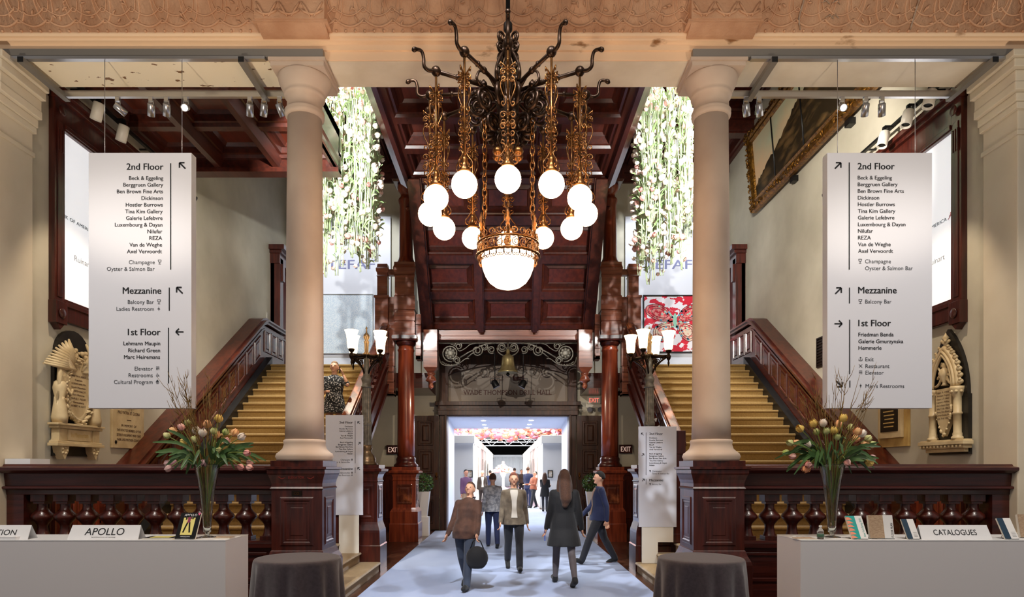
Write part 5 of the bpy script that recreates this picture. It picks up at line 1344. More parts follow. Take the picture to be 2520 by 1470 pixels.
for g in (-1, 1):
    b = MB()
    for k in range(11):
        a = R(98 + 8 * k); L_ = .46 - .025 * k
        y_, z_ = yc + g * .02, 3.12
        b.tube([(X(.12), y_ + g * .05, z_), (X(.15), y_ + g * (.05 + L_ * .5 * math.sin(a - 1.5) + .1), z_ + L_ * .6 * abs(math.sin(a))), (X(.10), y_ + g * (.12 + L_ * .6 * abs(math.cos(a)) + .04 * k), z_ + L_ * .9 * abs(math.sin(a)))], [.025, .04, .012], 7)
    b.obj('wing', m_marble, t)
    b = MB(); fy = yc + g * .36
    b.lathe([(.09, 2.37), (.1, 2.45), (.075, 2.62), (.06, 2.72), (.085, 2.84), (.07, 2.92), (.03, 2.95)], (X(.1), fy, 0), 14)
    b.ball((X(.11), fy - g * .01, 3.0), (.045, .045, .055), 10, 8); b.tube([(X(.12), fy - g * .07, 2.88), (X(.17), fy - g * .12, 2.76), (X(.16), fy - g * .17, 2.84)], [.03, .025, .018], 6)
    for k in range(7): b.tube([(X(.1) + .07 * math.cos(k) , fy + .08 * math.sin(k), 2.4), (X(.1) + .05 * math.cos(k), fy + .055 * math.sin(k), 2.72)], .014, 5)
    b.obj('mourning_figure', m_marble, t)
    if g < 0:
        b = MB()
        for k in range(6): b.tube([(X(.1), yc - .36 + .02 * k, 3.25 - .02 * k), (X(.13), yc - .40 + .025 * k, 3.0), (X(.11), yc - .42 + .03 * k, 2.62)], [.02, .035, .012], 6)
        b.tube([(X(.1), yc - .36, 2.4), (X(.1), yc - .33, 3.36)], .012, 6)
        b.obj('furled_flag', m_marble, t)
y0, y1 = 10.0, 10.86
t = thing('marble_plaque', (-6.1, 10.43, 2.08), 'cream marble plaque with a carved medallion beside the left stairs', 'plaque')
b = MB(); b.box(X(0), X(.04), y0, y1, 2.08, 3.25); b.obj('slab', m_marble, t, bev=.006)
b = MB(); b.loft([[(X(h), 10.43 + .22 * q * math.cos(2 * PI * k / 24), 2.98 + .22 * q * math.sin(2 * PI * k / 24)) for k in range(24)] for h, q in ((.04, 1), (.06, .96), (.055, .8))])
for k in range(22): b.ball((X(.06), 10.43 + .2 * math.cos(k * .2856), 2.98 + .2 * math.sin(k * .2856)), .03, 6, 4)
b.obj('medallion', m_marbley, t)
b = MB(); text_rows(b, X(.043), -1, 10.43, 2.62, ['PRO PATRIA ET GLORIA'], .07, .1, .6); text_rows(b, X(.043), -1, 10.43, 2.42, ['IN MEMORY OF', 'THE DEVOTED MEMBERS OF THE', 'SEVENTH REGIMENT WHO GAVE', 'THEIR LIVES FOR THEIR COUNTRY'], .055, .075, .66); strip(b, [(-.06, 0), (.06, 0)], (X(.043), 10.43, 2.53), (0, 1, 0), (0, 0, 1), .008); b.obj('inscription', m_inkb, t)
for y in (y0 + .08, y1 - .08):
    b = MB(); b.ball((X(.042), y, 2.17), (.012, .03, .03), 10, 6); b.obj('stud', m_bronze, t)
X = wallx(1); yc = 8.97
t = thing('gothic_memorial', (6.1, yc, 1.95), 'pointed gothic stone memorial on a black slab on the right wall', 'memorial')
def goth(hw, zs_, zt, n_=10):
    pts = []
    for k in range(n_ + 1):
        tm = math.acos(1 - 1 / 2.5); th = tm * k / n_; pts.append((hw - 2.5 * hw * (1 - math.cos(th)), zs_ + (zt - zs_) * math.sin(th) / math.sin(tm)))
    return pts
g0 = goth(.38, 2.75, 3.68)
b = MB(); b.prism([(yc + y, z) for y, z in g0] + [(yc - y, z) for y, z in reversed(g0[:-1])] + [(yc - .38, 2.75), (yc - .40, 2.75), (yc - .40, 1.95), (yc + .40, 1.95), (yc + .40, 2.75)], 'x', X(0), X(.05)); b.obj('slab', m_slate, t)
b = MB()
for p, za, zb, e in ((.10, 1.98, 2.03, .40), (.14, 2.03, 2.08, .44), (.17, 2.08, 2.13, .47), (.15, 2.13, 2.15, .45)): b.box(X(.03), X(p), yc - e, yc + e, za, zb)
for k in range(12): b.box(X(.1), X(.165), yc - .42 + .075 * k, yc - .39 + .075 * k, 2.045, 2.075)
b.obj('shelf', m_marble, t, bev=.005)
for g in (-1, 1):
    b = MB(); b.lathe([(.075, 2.15), (.075, 2.18), (.055, 2.2), (.06, 2.22), (.05, 2.25), (.05, 2.48), (.06, 2.49), (.06, 2.51), (.05, 2.52), (.05, 2.72), (.06, 2.74), (.085, 2.82), (.09, 2.86)], (X(.09), yc + g * .25, 0), 16)
    for k in range(8): b.ball((X(.09) + .075 * math.cos(k * PI / 4), yc + g * .25 + .075 * math.sin(k * PI / 4), 2.79), .022, 6, 5)
    b.obj('colonnette', m_marble, t)
b = MB()
for hw, zt, r_, h in ((.27, 3.42, .035, .10), (.20, 3.32, .022, .13), (.24, 3.37, .02, .135)):
    gp = goth(hw, 2.87, zt, 12)
    b.tube([(X(h), yc + y, z) for y, z in gp] + [(X(h), yc - y, z) for y, z in reversed(gp[:-1])], r_, 6)
for g in (-1, 1):
    b.tube([(X(.1), yc + g * (.19 - .13 * math.sin(a)), 2.9 + .14 * (1 - math.cos(a))) for a in [PI * k / 8 for k in range(9)]], .018, 6)
    b.tube([(X(.1), yc + g * p[0], p[1]) for p in spiral(.08, 3.0, .05, .03, 0, .8, 10)], .016, 6)
b.obj('tracery_arch', m_marble, t)
b = MB()
gp = goth(.31, 2.92, 3.46, 7)
for y, z in gp[:-1]:
    for g in (-1, 1): b.ball((X(.09), yc + g * y, z), (.035, .04, .035), 8, 6); b.ball((X(.11), yc + g * (y + .015), z + .03), .022, 6, 5)
b.lathe([(.03, 3.42), (.025, 3.47), (.06, 3.5), (.02, 3.53), (.05, 3.56), (.015, 3.6), (.0, 3.64)], (X(.08), yc, 0), 10)
for k in range(6): b.ball((X(.08) + .05 * math.cos(k), yc + .05 * math.sin(k), 3.51), .022, 6, 5)
b.obj('crockets', m_marble, t)
b = MB(); b.lathe([(.05, 2.9), (.03, 2.93), (.03, 2.95), (.075, 3.03), (.08, 3.08), (.05, 3.13), (.03, 3.15), (.045, 3.18), (.02, 3.22)], (X(.09), yc, 0), 16); b.tube([(X(.09), yc - .01, 3.2), (X(.1), yc + .05, 3.22), (X(.1), yc + .06, 3.16)], .015, 6); b.obj('urn', m_marble, t)
b = MB()
sh = [(-.13, 2.86), (.13, 2.86), (.16, 2.75), (.155, 2.55), (.11, 2.38), (0, 2.20), (-.11, 2.38), (-.155, 2.55), (-.16, 2.75)]
b.prism([(yc + y, z) for y, z in sh], 'x', X(.05), X(.115))
for k in range(30):
    i = rr.randrange(2, 9); j = (i + 1) % 9 if i < 8 else 2; f_ = rr.uniform(0, 1)
    if i == 8: continue
    b.ball((X(.11), yc + (sh[i][0] * (1 - f_) + sh[j][0] * f_) * 1.05, sh[i][1] * (1 - f_) + sh[j][1] * f_), rr.uniform(.015, .026), 6, 5)
b.obj('shield', m_marble, t, bev=.004)
b = MB(); text_rows(b, X(.119), 1, yc, 2.80, ['Edgar A. Addis', 'Antietam Virginia', 'Sept 17 1862', 'Captain J. McRee', 'killed at Ballard House', 'July 11th 1863', 'Henry Hart Bruyn', 'Gettysburg Pa', 'July 3rd 1863'], .034, .045, .26); b.obj('inscription', m_inkb, t)
t = thing('framed_plate', (6.1, 10.27, 2.1), 'dark bronze plate in a stepped yellow marble surround beside the right stairs', 'plaque')
b = MB(); b.box(X(0), X(.04), 9.88, 10.68, 2.10, 3.1); b.obj('surround', m_marbley, t, bev=.005)
b = MB(); b.box(X(.04), X(.09), 9.98, 10.58, 2.24, 2.98); b.obj('inner_surround', m_marble, t, bev=.008)
b = MB(); b.box(X(.09), X(.10), 10.05, 10.51, 2.34, 2.90); b.obj('plate', m_bronze, t)
b = MB()
for k in range(8): strip(b, [(-.15 + .02 * (k % 3), 0), (.15 - .02 * (k % 2), 0)], (X(.102), 10.28, 2.84 - .06 * k), (0, -1, 0), (0, 0, 1), .018)
b.obj('raised_lines', m_marbley, t)
t = thing('wall_vent', (6.1, 12.6, 3.75), 'small dark louvred vent on the right wall above the stairs', 'vent')
b = MB(); b.rings((X(0), 12.85, 3.75), (0, -.45, 0), (0, 0, .58), (-1, 0, 0), [(0, 0), (0, .03), (.03, .03), (.03, .01)], cap=True); b.obj('frame', m_bronze, t)
for k in range(9):
    b = MB(); b.box(X(.012), X(.028), 12.43, 12.82, 3.79 + .057 * k, 3.815 + .057 * k); b.obj('louvre', m_bronze, t)
for s, nm in ((-1, 'left'), (1, 'right')):
    b = MB(); X = wallx(s); b.lathe([(.0, -.1), (.03, -.05), (.055, .0), (.06, .03), (.03, .055)], (0, 0, 0), 12); b.box(-.012, .012, -.012, .012, .05, .12); b.box(0, s * .09, -.015, .015, .0, .03)
    tag(b.obj('wall_sconce', m_black, loc=(s * 6.03, 12.5 if s < 0 else 12.36, 6.95), local=True), 'small dark bracket on the %s wall near the edge of the hanging sign' % nm, 'wall bracket')
b = MB(); b.box(-.04, .04, -.06, .06, 0, .14)
b = MB(); b.box(-.008, .0, -.05, .05, -.08, .08)
tag(b.obj('light_switch', m_offw, loc=(-6.11, 16.5, 5.65), local=True), 'small cream switch plate on the left wall beside the landing door', 'switch')
# ================================================================ white counters and draped tables
for s, nm in ((-1, 'left'), (1, 'right')):
    xi = -2.78 if s < 0 else 2.88
    t = thing('counter', (s * 4.6, 6.7, 0), 'long plain white reception counter at the %s' % nm, 'counter')
    b = MB(); b.box(xi, s * 6.5, 6.4, 6.96, 0, 1.042); b.obj('body', m_plinth, t, bev=.004)
    b = MB(); b.box(xi - s * -.0, s * 6.5, 6.398, 6.962, 1.043, 1.05); b.obj('top', m_white, t)
    c = (wx(733, 5.53), 5.53, 0) if s < 0 else (wx(1725, 5.53), 5.53, 0)
    t = thing('draped_table', c, 'round high table draped to the floor in charcoal linen, %s of the carpet' % nm, 'table')
    b = MB(); b.lathe([(.33, .955), (.34, .96), (.34, .985)], c, 40); b.obj('tabletop', m_white, t)
    b = MB(); b.lathe([(.22, 0.0), (.22, .02), (.03, .04), (.03, .955)], c, 20); b.obj('base', m_black, t)
    rg = []; n_ = 120; rr = random.Random(21 + s)
    ph = [rr.uniform(0, 6) for _ in range(4)]
    for z, r_, am in ((1.0, .12, 0), (1.0, .25, 0), (1.0, .335, 0), (.996, .348, 0), (.985, .356, .0), (.96, .36, .003), (.88, .365, .010), (.7, .375, .018), (.45, .39, .026), (.2, .405, .032), (.006, .415, .036)):
        rg.append([(c[0] + (r_ + am * (math.sin(13 * a + ph[0]) + .5 * math.sin(7 * a + ph[1]) + .35 * math.sin(21 * a + ph[2]))) * math.cos(a), c[1] + (r_ + am * (math.sin(13 * a + ph[0]) + .5 * math.sin(7 * a + ph[1]) + .35 * math.sin(21 * a + ph[2]))) * math.sin(a), z) for a in [2 * PI * k / n_ for k in range(n_)]])
    b = MB(); b.loft(rg, caps=False); b.add(rg[0], [tuple(range(n_))]); b.obj('tablecloth', m_cloth, t)
CT = 1.0505
def tent(x0, x1, label, txt, y=6.47, sub=None, al='c', tx=None, size=.075, tw=None):
    t = thing('tent_card', ((x0 + x1) / 2, y, CT), label, 'sign')
    h, dp = .136, .14
    b = MB()
    yA = y + dp / 2
    b.add([(x0, y, CT), (x1, y, CT), (x1 - .01, yA, CT + h), (x0 + .01, yA, CT + h)], [(0, 1, 2, 3)])
    b.add([(x0, y + .006, CT), (x1, y + .006, CT), (x1 - .01, yA, CT + h - .006), (x0 + .01, yA, CT + h - .006)], [(3, 2, 1, 0)])
    b.add([(x0, y + dp, CT), (x1, y + dp, CT), (x1 - .01, yA, CT + h), (x0 + .01, yA, CT + h)], [(3, 2, 1, 0)])
    b.obj('card', m_white, t)
    Vv = Vector((0, dp / 2, h)).normalized(); nn_ = Vector((0, -h, dp / 2)).normalized() * .002
    b = MB(); o = Vector((tx if tx is not None else (x0 + x1) / 2, y, CT)) + Vv * .045 + nn_
    write(b, txt, o, (1, 0, 0), Vv, size, al, .004, width=tw)
    if sub:
        b.obj('lettering', m_ink, t); b = MB(); write(b, sub, o - Vv * .028, (1, 0, 0), Vv, .014, al)
    b.obj('lettering', m_ink, t)
tent(wx(165, 6.47), wx(340, 6.47), 'white folded card lettered APOLLO on the left counter', 'APOLLO', sub='THE INTERNATIONAL ART MAGAZINE', size=.11, tw=.39)
tent(-5.75, wx(68, 6.47), 'white folded card ending in ION at the left end of the left counter', 'INFORMATION', al='r', tx=wx(34, 6.47), size=.085, tw=.56)
tent(wx(2268, 6.47), wx(2443, 6.47), 'white folded card lettered CATALOGUES on the right counter', 'CATALOGUES', size=.085, tw=.43)
m_black_cover = M('black_gloss_cover', S(20, 20, 22), .25); m_yel = M('pale_yellow_print', S(236, 222, 130), .5); m_pk = M('pink_print', S(226, 90, 140), .5); m_paper = M('paper_edges', S(230, 224, 212), .7)
m_teal = M('teal_print', S(40, 164, 156), .4); m_coral = M('coral_print', S(240, 150, 120), .4); m_navy = M('dark_blue_print', S(40, 64, 84), .4); m_tan = M('tan_weave_print', S(196, 170, 140), .5, col2=S(160, 130, 104), scale=40, stretch=(1, 1, 8)); m_cover = M('white_cover', S(236, 234, 232), .4)
def figure2d(b, O, U, V, k):
    b.k = 0
    for pl, w_ in (([(-.012, .075), (-.03, .0), (-.045, -.075)], .02), ([(.012, .075), (.025, .0), (.04, -.075)], .02), ([(0, .075), (0, .14)], .034), ([(-.015, .135), (-.045, .11), (-.04, .17)], .011), ([(.015, .135), (.05, .12), (.055, .165)], .011), ([(0, .148), (0, .172)], .02)):
        strip(b, [(x * k, y * k) for x, y in pl], O, U, V, w_ * k)
    b.k = 1
    for i in range(7): strip(b, [(-.02 * k, (.07 + .012 * i) * k), (.02 * k, (.076 + .012 * i) * k)], Vector(O) + Vector((0, -.001, 0)), U, V, .005 * k)
def leaning(px0, px1, h, th, label, cat, parts, y=6.5, lean=.55, holder=None, name='booklet', rz=0):
    """a booklet leaning back on a small stand; parts(b-maker) prints on its cover"""
    x0, x1 = wx(px0, y), wx(px1, y); w_ = x1 - x0
    t = thing(name, ((x0 + x1) / 2, y, CT), label, cat)
    Vv = Vector((0, math.sin(lean), math.cos(lean))); N_ = Vector((0, -math.cos(lean), math.sin(lean)))
    O = Vector((x0, y, CT + .006)); U = Vector((1, 0, 0))
    b = MB()
    P = [O, O + U * w_, O + U * w_ + Vv * h, O + Vv * h]
    vs = P + [p - N_ * th for p in P]
    b.add(vs, [(4, 7, 6, 5), (0, 1, 5, 4), (1, 2, 6, 5), (2, 3, 7, 6), (3, 0, 4, 7)]); b.obj('pages', m_paper, t)
    parts(t, O + N_ * .001, U, Vv, w_, h, N_)
    b = MB(); bk = O + U * (w_ / 2) - N_ * (th + .004)
    b.tube([bk + Vv * (h * .6), Vector((bk.x, y + h * .62, CT + .004))], .004, 5); b.tube([Vector((x0 + .01, y - .012, CT + .004)), Vector((x0 + w_ - .01, y - .012, CT + .004))], .004, 5)
    b.box(x0 + .01, x1 - .01, y - .014, y + h * .62, CT, CT + .003); b.obj('stand', m_acryl, t)
    return t
def face(t, name, mat, O, U, V, x0, x1, y0, y1, N_, h=.0):
    b = MB(); b.quad(*[O + U * x + V * y + N_ * h for x, y in ((x0, y0), (x1, y0), (x1, y1), (x0, y1))]); return b.obj(name, mat, t)
def cover_apollo(t, O, U, V, w_, h, N_):
    face(t, 'cover', m_black_cover, O, U, V, 0, w_, 0, h, N_)
    face(t, 'picture', m_yel, O, U, V, w_ * .2, w_ * .78, h * .14, h * .80, N_, .001)
    b = MB(); write(b, 'APOLLO', O + U * (w_ * .2) + V * (h * .86) + N_ * .0012, U, V, .036, 'l', .01, width=w_ * .62); write(b, 'HARLEQUINS', O + U * (w_ * .25) + V * (h * .06) + N_ * .0012, U, V, .016, 'l', .01); b.obj('lettering', m_white, t)
    b = MB(); figure2d(b, O + U * (w_ * .49) + V * (h * .43) + N_ * .002, U, V, .72 * h / .27); b.obj('printed_figure', [m_black_cover, m_pk], t)
    b = MB(); b.add([O + U * (w_ * .84) + V * (h * .99) + N_ * .001, O + U * w_ + V * (h * .99) + N_ * .001, O + U * (w_ * .92) + V * (h * .88) + N_ * .001], [(0, 1, 2)]); b.obj('pink_corner', m_pk, t)
leaning(430, 480, .285, .02, 'black APOLLO magazine with a yellow picture leaning on a stand on the left counter', 'magazine', cover_apollo, y=6.47, name='magazine', lean=.5)
def flat(px0, px1, y0, y1, th, name, label, cat, mat, top=None, rz=0):
    x0, x1 = wx(px0, y0), wx(px1, y0)
    t = thing(name, ((x0 + x1) / 2, (y0 + y1) / 2, CT), label, cat)
    b = MB(); b.box(x0, x1, y0, y1, CT, CT + th); b.obj('pages', m_paper if top else mat, t)
    if top:
        b = MB(); b.box(x0, x1, y0, y1, CT + th, CT + th + .002); b.obj('cover', top, t)
        b = MB(); b.quad((x0 + .05, y0 + .03, CT + th + .0025), (x1 - .05, y0 + .03, CT + th + .0025), (x1 - .05, y1 - .03, CT + th + .0025), (x0 + .05, y1 - .03, CT + th + .0025)); b.obj('picture', m_yel if top is m_black_cover else m_tan, t)
    return t
flat(350, 424, 6.43, 6.62, .016, 'magazine', 'black magazine lying flat between the APOLLO card and the leaning magazine', 'magazine', m_paper, m_black_cover)
flat(525, 565, 6.50, 6.62, .012, 'leaflet_stack', 'small stack of brown leaflets beside the vase on the left counter', 'leaflets', m_paper, m_tan)
flat(-10, 38, 6.42, 6.5, .03, 'paper_stack', 'stack of white papers in front of the ION card', 'papers', m_white)
flat(1962, 2008, 6.44, 6.56, .010, 'leaflet_stack', 'small stack of brown leaflets at the inner end of the right counter', 'leaflets', m_paper, m_tan)
def cover_teal(t, O, U, V, w_, h, N_):
    face(t, 'cover', m_teal, O, U, V, 0, w_ * .55, 0, h, N_); face(t, 'title_panel', m_cover, O, U, V, w_ * .55, w_, 0, h, N_)
    b = MB()
    for k in range(6): b.add([O + U * (w_ * q) + V * (h * r_) + N_ * .001 for q, r_ in ((.0, .16 * k), (.38, .16 * k + .04), (.16, .16 * k + .14), (.0, .16 * k + .13))], [(0, 1, 2, 3)])
    b.obj('zigzag', m_coral, t)
    b = MB(); write(b, 'New York Spring 2018', O + U * (w_ * .9) + V * (h * .08) + N_ * .001, V, -U, .03, 'l', .006, width=h * .8); b.obj('lettering', m_teal, t)
def cover_plan(t, O, U, V, w_, h, N_):
    face(t, 'cover', m_tan, O, U, V, 0, w_ * .6, 0, h, N_); face(t, 'title_panel', m_cover, O, U, V, w_ * .6, w_, 0, h, N_)
    b = MB(); write(b, 'FLOOR PLAN', O + U * (w_ * .97) + V * (h * .05) + N_ * .001, V, -U, .034, 'l', .01, width=h * .6); b.obj('lettering', m_ink, t)
def cover_blue(t, O, U, V, w_, h, N_):
    face(t, 'cover', m_navy, O, U, V, 0, w_ * .45, 0, h, N_); face(t, 'title_panel', m_cover, O, U, V, w_ * .45, w_, 0, h, N_)
    b = MB()
    for k in range(4): strip(b, [(0, 0), (w_ * .3, 0)], O + U * (w_ * .6) + V * (h * (.1 + .07 * k)) + N_ * .001, U, V, .003)
    b.obj('printed_lines', m_inkl, t)
leaning(2097, 2137, .255, .02, 'teal and coral booklet leaning on a stand beside the right vase', 'booklet', cover_teal, y=6.47)
leaning(2142, 2202, .235, .03, 'tan FLOOR PLAN booklets in a clear holder on the right counter', 'booklet', cover_plan, y=6.5, lean=.2)
leaning(2234, 2264, .22, .018, 'dark blue and white booklet between the floor plans and the CATALOGUES card', 'booklet', cover_blue, y=6.47)
leaning(2474, 2508, .23, .018, 'dark blue and white booklet to the right of the CATALOGUES card', 'booklet', cover_blue, y=6.47)
leaning(2512, 2560, .235, .03, 'tan booklets in a clear holder at the outer end of the right counter', 'booklet', cover_plan, y=6.6, lean=.2)
t = thing('water_bottle', (wx(2019, 6.5), 6.5, CT), 'small clear water bottle beside the right vase', 'bottle')
b = MB(); b.lathe([(.03, .0), (.033, .004), (.033, .055), (.031, .06), (.033, .065), (.03, .085), (.014, .108), (.013, .118)], (0, 0, 0), 20); b.obj('body', m_acryl, t, local=True)
b = MB(); b.lathe([(.0335, .02), (.0335, .052)], (0, 0, 0), 20); b.obj('label', M('green_label', S(60, 96, 76), .5), t, local=True)
b = MB(); b.lathe([(.015, .116), (.015, .134), (0, .134)], (0, 0, 0), 16); b.obj('cap', m_white, t, local=True)
b = MB(); b.box(wx(12, 7.8), wx(74, 7.8), 7.80, 8.14, 1.8105, 1.875)
tag(b.obj('white_box', m_white, loc=None), 'flat white box lying on the left balustrade next to the pier', 'box')
# ================================================================ tall vases of tulips and willow
def tulip(p0, p1, kind, rs, label, grp, size=.03):
    """stem from p0 (in the vase) to p1 (the blossom)"""
    p0, p1 = Vector(p0), Vector(p1)
    t = thing('tulip', tuple(p0), label, 'flower', grp)
    hz = Vector((p1.x - vc[0], p1.y - vc[1], 0)); q_ = min(.085, hz.length * .5)
    rim = Vector((vc[0], vc[1], CT + .70)) + (hz.normalized() * q_ if hz.length > .01 else Vector())
    low_ = Vector((vc[0], vc[1], CT + .42)) + (hz.normalized() * q_ * .35 if hz.length > .01 else Vector())
    mid = rim.lerp(p1, .45) + Vector((0, 0, .05 + .12 * max(0, .8 - (p1.z - CT) * .6)))
    pts = smooth_pts([p0, low_, rim, mid, p1], 4)
    b = MB(); b.tube(pts, .0045, 5); b.obj('stem', m_stem, t)
    b = MB(); blossom(b, p1 - (pts[-1] - pts[-2]).normalized() * .005, pts[-1] - pts[-2], size); b.obj('blossom', PET[kind], t)
    b = MB(); o = (mid - p0); o.z = 0
    o = o.normalized() if o.length > .01 else Vector((rs.uniform(-1, 1), rs.uniform(-1, 1), 0)).normalized()
    for q in range(2):
        L_ = rs.uniform(.18, .30); dv = Vector((rs.uniform(-.8, .8), rs.uniform(-.6, .6), 0)); st_ = rim.lerp(mid, rs.uniform(.0, .8))
        blade(b, [st_, st_ + (o + dv) * L_ * .45 + Vector((0, 0, L_ * .45)), st_ + (o + dv) * L_ * .95 + Vector((0, 0, L_ * rs.uniform(-.25, .75)))], rs.uniform(.014, .024))
    b.obj('leaf', m_leaf, t)
    return t
for s, nm, vpx, fl in ((-1, 'left', 510, [(417, 1068, 'green'), (432, 1058, 'peach'), (450, 1050, 'pink'), (464, 1040, 'green'), (460, 1085, 'yellow'), (475, 1100, 'mauve'), (465, 1115, 'mauve'), (418, 1130, 'mauve'), (435, 1128, 'mauve'), (421, 1141, 'mauve'), (485, 1060, 'white'), (500, 1066, 'white'), (510, 1045, 'peach'), (537, 1031, 'yellow'), (525, 1060, 'green'), (552, 1062, 'green'), (553, 1083, 'pink'), (587, 1072, 'white'), (572, 1064, 'peach'), (533, 1102, 'green'), (502, 1125, 'mauve'), (601, 1107, 'pink'), (608, 1128, 'pink'), (586, 1138, 'pink'), (608, 1140, 'pink'), (482, 1080, 'green'), (530, 1070, 'peach')]),
                   (1, 'right', 2047, [(1974, 1053, 'yellow'), (2005, 1042, 'yellow'), (2027, 1042, 'white'), (2063, 1044, 'peach'), (2074, 1030, 'yellow'), (2051, 1061, 'yellow'), (1968, 1086, 'peach'), (1950, 1084, 'green'), (1995, 1090, 'white'), (1942, 1106, 'green'), (1958, 1114, 'pink'), (1990, 1140, 'peach'), (1994, 1132, 'pink'), (2081, 1125, 'pink'), (2105, 1062, 'peach'), (2115, 1066, 'white'), (2102, 1075, 'peach'), (2120, 1090, 'peach'), (2140, 1088, 'green'), (2132, 1128, 'yellow'), (2142, 1118, 'mauve'), (2090, 1050, 'green'), (2035, 1060, 'green'), (2012, 1062, 'green'), (2060, 1075, 'green'), (2130, 1075, 'green')])):
    vx, vy = wx(vpx, 6.68), 6.68
    t = thing('glass_vase', (vx, vy, CT), 'tall clear trumpet vase of tulips on the %s counter' % nm, 'vase')
    b = MB(); b.lathe([(.0, 0), (.085, .0), (.085, .004), (.03, .016), (.018, .03), (.022, .045), (.036, .055), (.042, .12), (.055, .30), (.075, .48), (.098, .62), (.128, .745), (.132, .75), (.125, .745), (.094, .62), (.071, .48), (.051, .30), (.038, .12), (.032, .07), (.0, .066)], (vx, vy, CT), 36); b.obj('glass', m_glass, t)
    rs = random.Random(31 + s); vc = (vx, vy)
    for px, py, kd in fl:
        y = vy + rs.uniform(-.16, .16); a = rs.uniform(0, 6.28)
        z0 = CT + rs.uniform(.12, .3); q = .02
        tulip((vx + q * math.cos(a), vy + q * math.sin(a), z0), (wx(px, y), y, wz(py + 8, y)), kd, rs, '%s tulip in the tall glass vase on the %s counter' % ({'green': 'green parrot'}.get(kd, kd), nm), '%s tulips in the %s vase' % (kd, nm), .041 if kd in ('peach', 'yellow', 'white') else .035)
    for k in range(22):
        a = rs.uniform(0, 6.28); y = vy + rs.uniform(-.12, .12)
        tip = Vector((wx((rs.uniform(408, 575) if s < 0 else rs.uniform(1930, 2165)), y), y, wz(rs.uniform(915, 1000), y)))
        p0 = Vector((vx + .025 * math.cos(a), vy + .025 * math.sin(a), CT + .1 + rs.uniform(0, .08)))
        m1 = p0.lerp(tip, .5); m1.x = vx + (tip.x - vx) * .28; m1.y = vy + (tip.y - vy) * .3
        tw = thing('willow_twig', tuple(p0), 'bare branching willow twig rising from the %s vase' % nm, 'twig', 'willow twigs in the %s vase' % nm)
        b = MB(); pts = smooth_pts([p0, m1, m1.lerp(tip, .55) + Vector((rs.uniform(-.03, .03), 0, 0)), tip], 5); n_ = len(pts)
        b.tube(pts, [.0055 - .004 * i / n_ for i in range(n_)], 5)
        for q in range(5):
            i = rs.randrange(int(n_ * .45), n_ - 1); d_ = (pts[i + 1] - pts[i]).normalized(); L_ = rs.uniform(.06, .2)
            sd = Vector((rs.choice((-1, 1)) * rs.uniform(.3, .6), rs.uniform(-.3, .3), 0))
            b.tube([pts[i], pts[i] + (d_ + sd) * L_ * .5, pts[i] + (d_ * 1.1 + sd * .7) * L_], [.003, .0025, .0012], 4)
        b.obj('branch', m_twig, tw)
# ================================================================ people
m_skin = M('skin_light', S(214, 160, 130), .5, sss=.08)
m_skin2 = M('skin_tan', S(186, 128, 98), .5, sss=.08)
m_dark = M('dark_detail', S(24, 16, 14), .4)
m_lip = M('lips', S(176, 108, 94), .45)
def cl(name, c, c2=None, sc=20, lo=.4, hi=.6, **k): return M(name, S(*c), .8, col2=S(*c2) if c2 else None, scale=sc, lo=lo, hi=hi, bump=.08, bscale=60, sheen=.15, **k)
c_black, c_char, c_navy = cl('black_wool', (16, 15, 17)), cl('charcoal_trousers', (36, 36, 42)), cl('navy_wool', (28, 36, 70))
c_beige, c_grey, c_brown = cl('taupe_jacket', (122, 108, 90), (96, 84, 70), 8), cl('grey_print_blouse', (184, 182, 182), (128, 128, 132), 16), cl('brown_jacket', (88, 58, 44), (66, 42, 32), 8)
c_jean, c_khaki, c_purple = cl('slate_jeans', (52, 60, 76)), cl('khaki_trousers', (164, 132, 100)), cl('plum_shirt', (92, 58, 84))
c_rust, c_suit, c_pat = cl('rust_jacket', (150, 84, 58)), cl('dark_brown_suit', (56, 42, 34)), cl('black_white_leopard_print', (18, 18, 20), (210, 206, 200), 42, .56, .60)
c_shirt, c_tan = cl('pale_shirt', (206, 198, 186)), cl('tan_shirt', (150, 112, 84))
c_tights = cl('sheer_grey_tights', (86, 78, 80))
h_brown, h_ginger, h_dark, h_grey, h_blond = cl('brown_hair', (66, 40, 26), (78, 48, 30), 60), cl('ginger_hair', (130, 66, 40), (96, 48, 30), 30), cl('dark_hair', (26, 18, 16)), cl('white_hair', (206, 200, 194)), cl('fair_hair', (150, 118, 84), (110, 84, 60), 30)
def remesh(b, name, mat, vox, off=None, extra=None):
    me = b.mesh('src', mat)
    o = bpy.data.objects.new('src', me)
    md = o.modifiers.new('r', 'REMESH'); md.mode = 'VOXEL'; md.voxel_size = vox; md.use_smooth_shade = True
    sm = o.modifiers.new('s', 'SMOOTH'); sm.factor = .5; sm.iterations = 3
    out = evaluate(o)
    bpy.data.objects.remove(o); bpy.data.meshes.remove(me)
    if extra:
        q = MB(); q.v = [tuple(v.co) for v in out.vertices]; q.f = [list(p.vertices) for p in out.polygons]; q.sm = [True] * len(q.f); q.mi = [0] * len(q.f)
        q.join(extra); bpy.data.meshes.remove(out); out = q.mesh(name, mat)
    out.name = name
    if not out.materials: out.materials.append(mat)
    for p in out.polygons: p.use_smooth = True
    return out
def limb(b, pts, rs, n=10):
    b.tube(pts, rs, n)
    for p, r in zip(pts, rs): b.ball(p, r, n, 7)
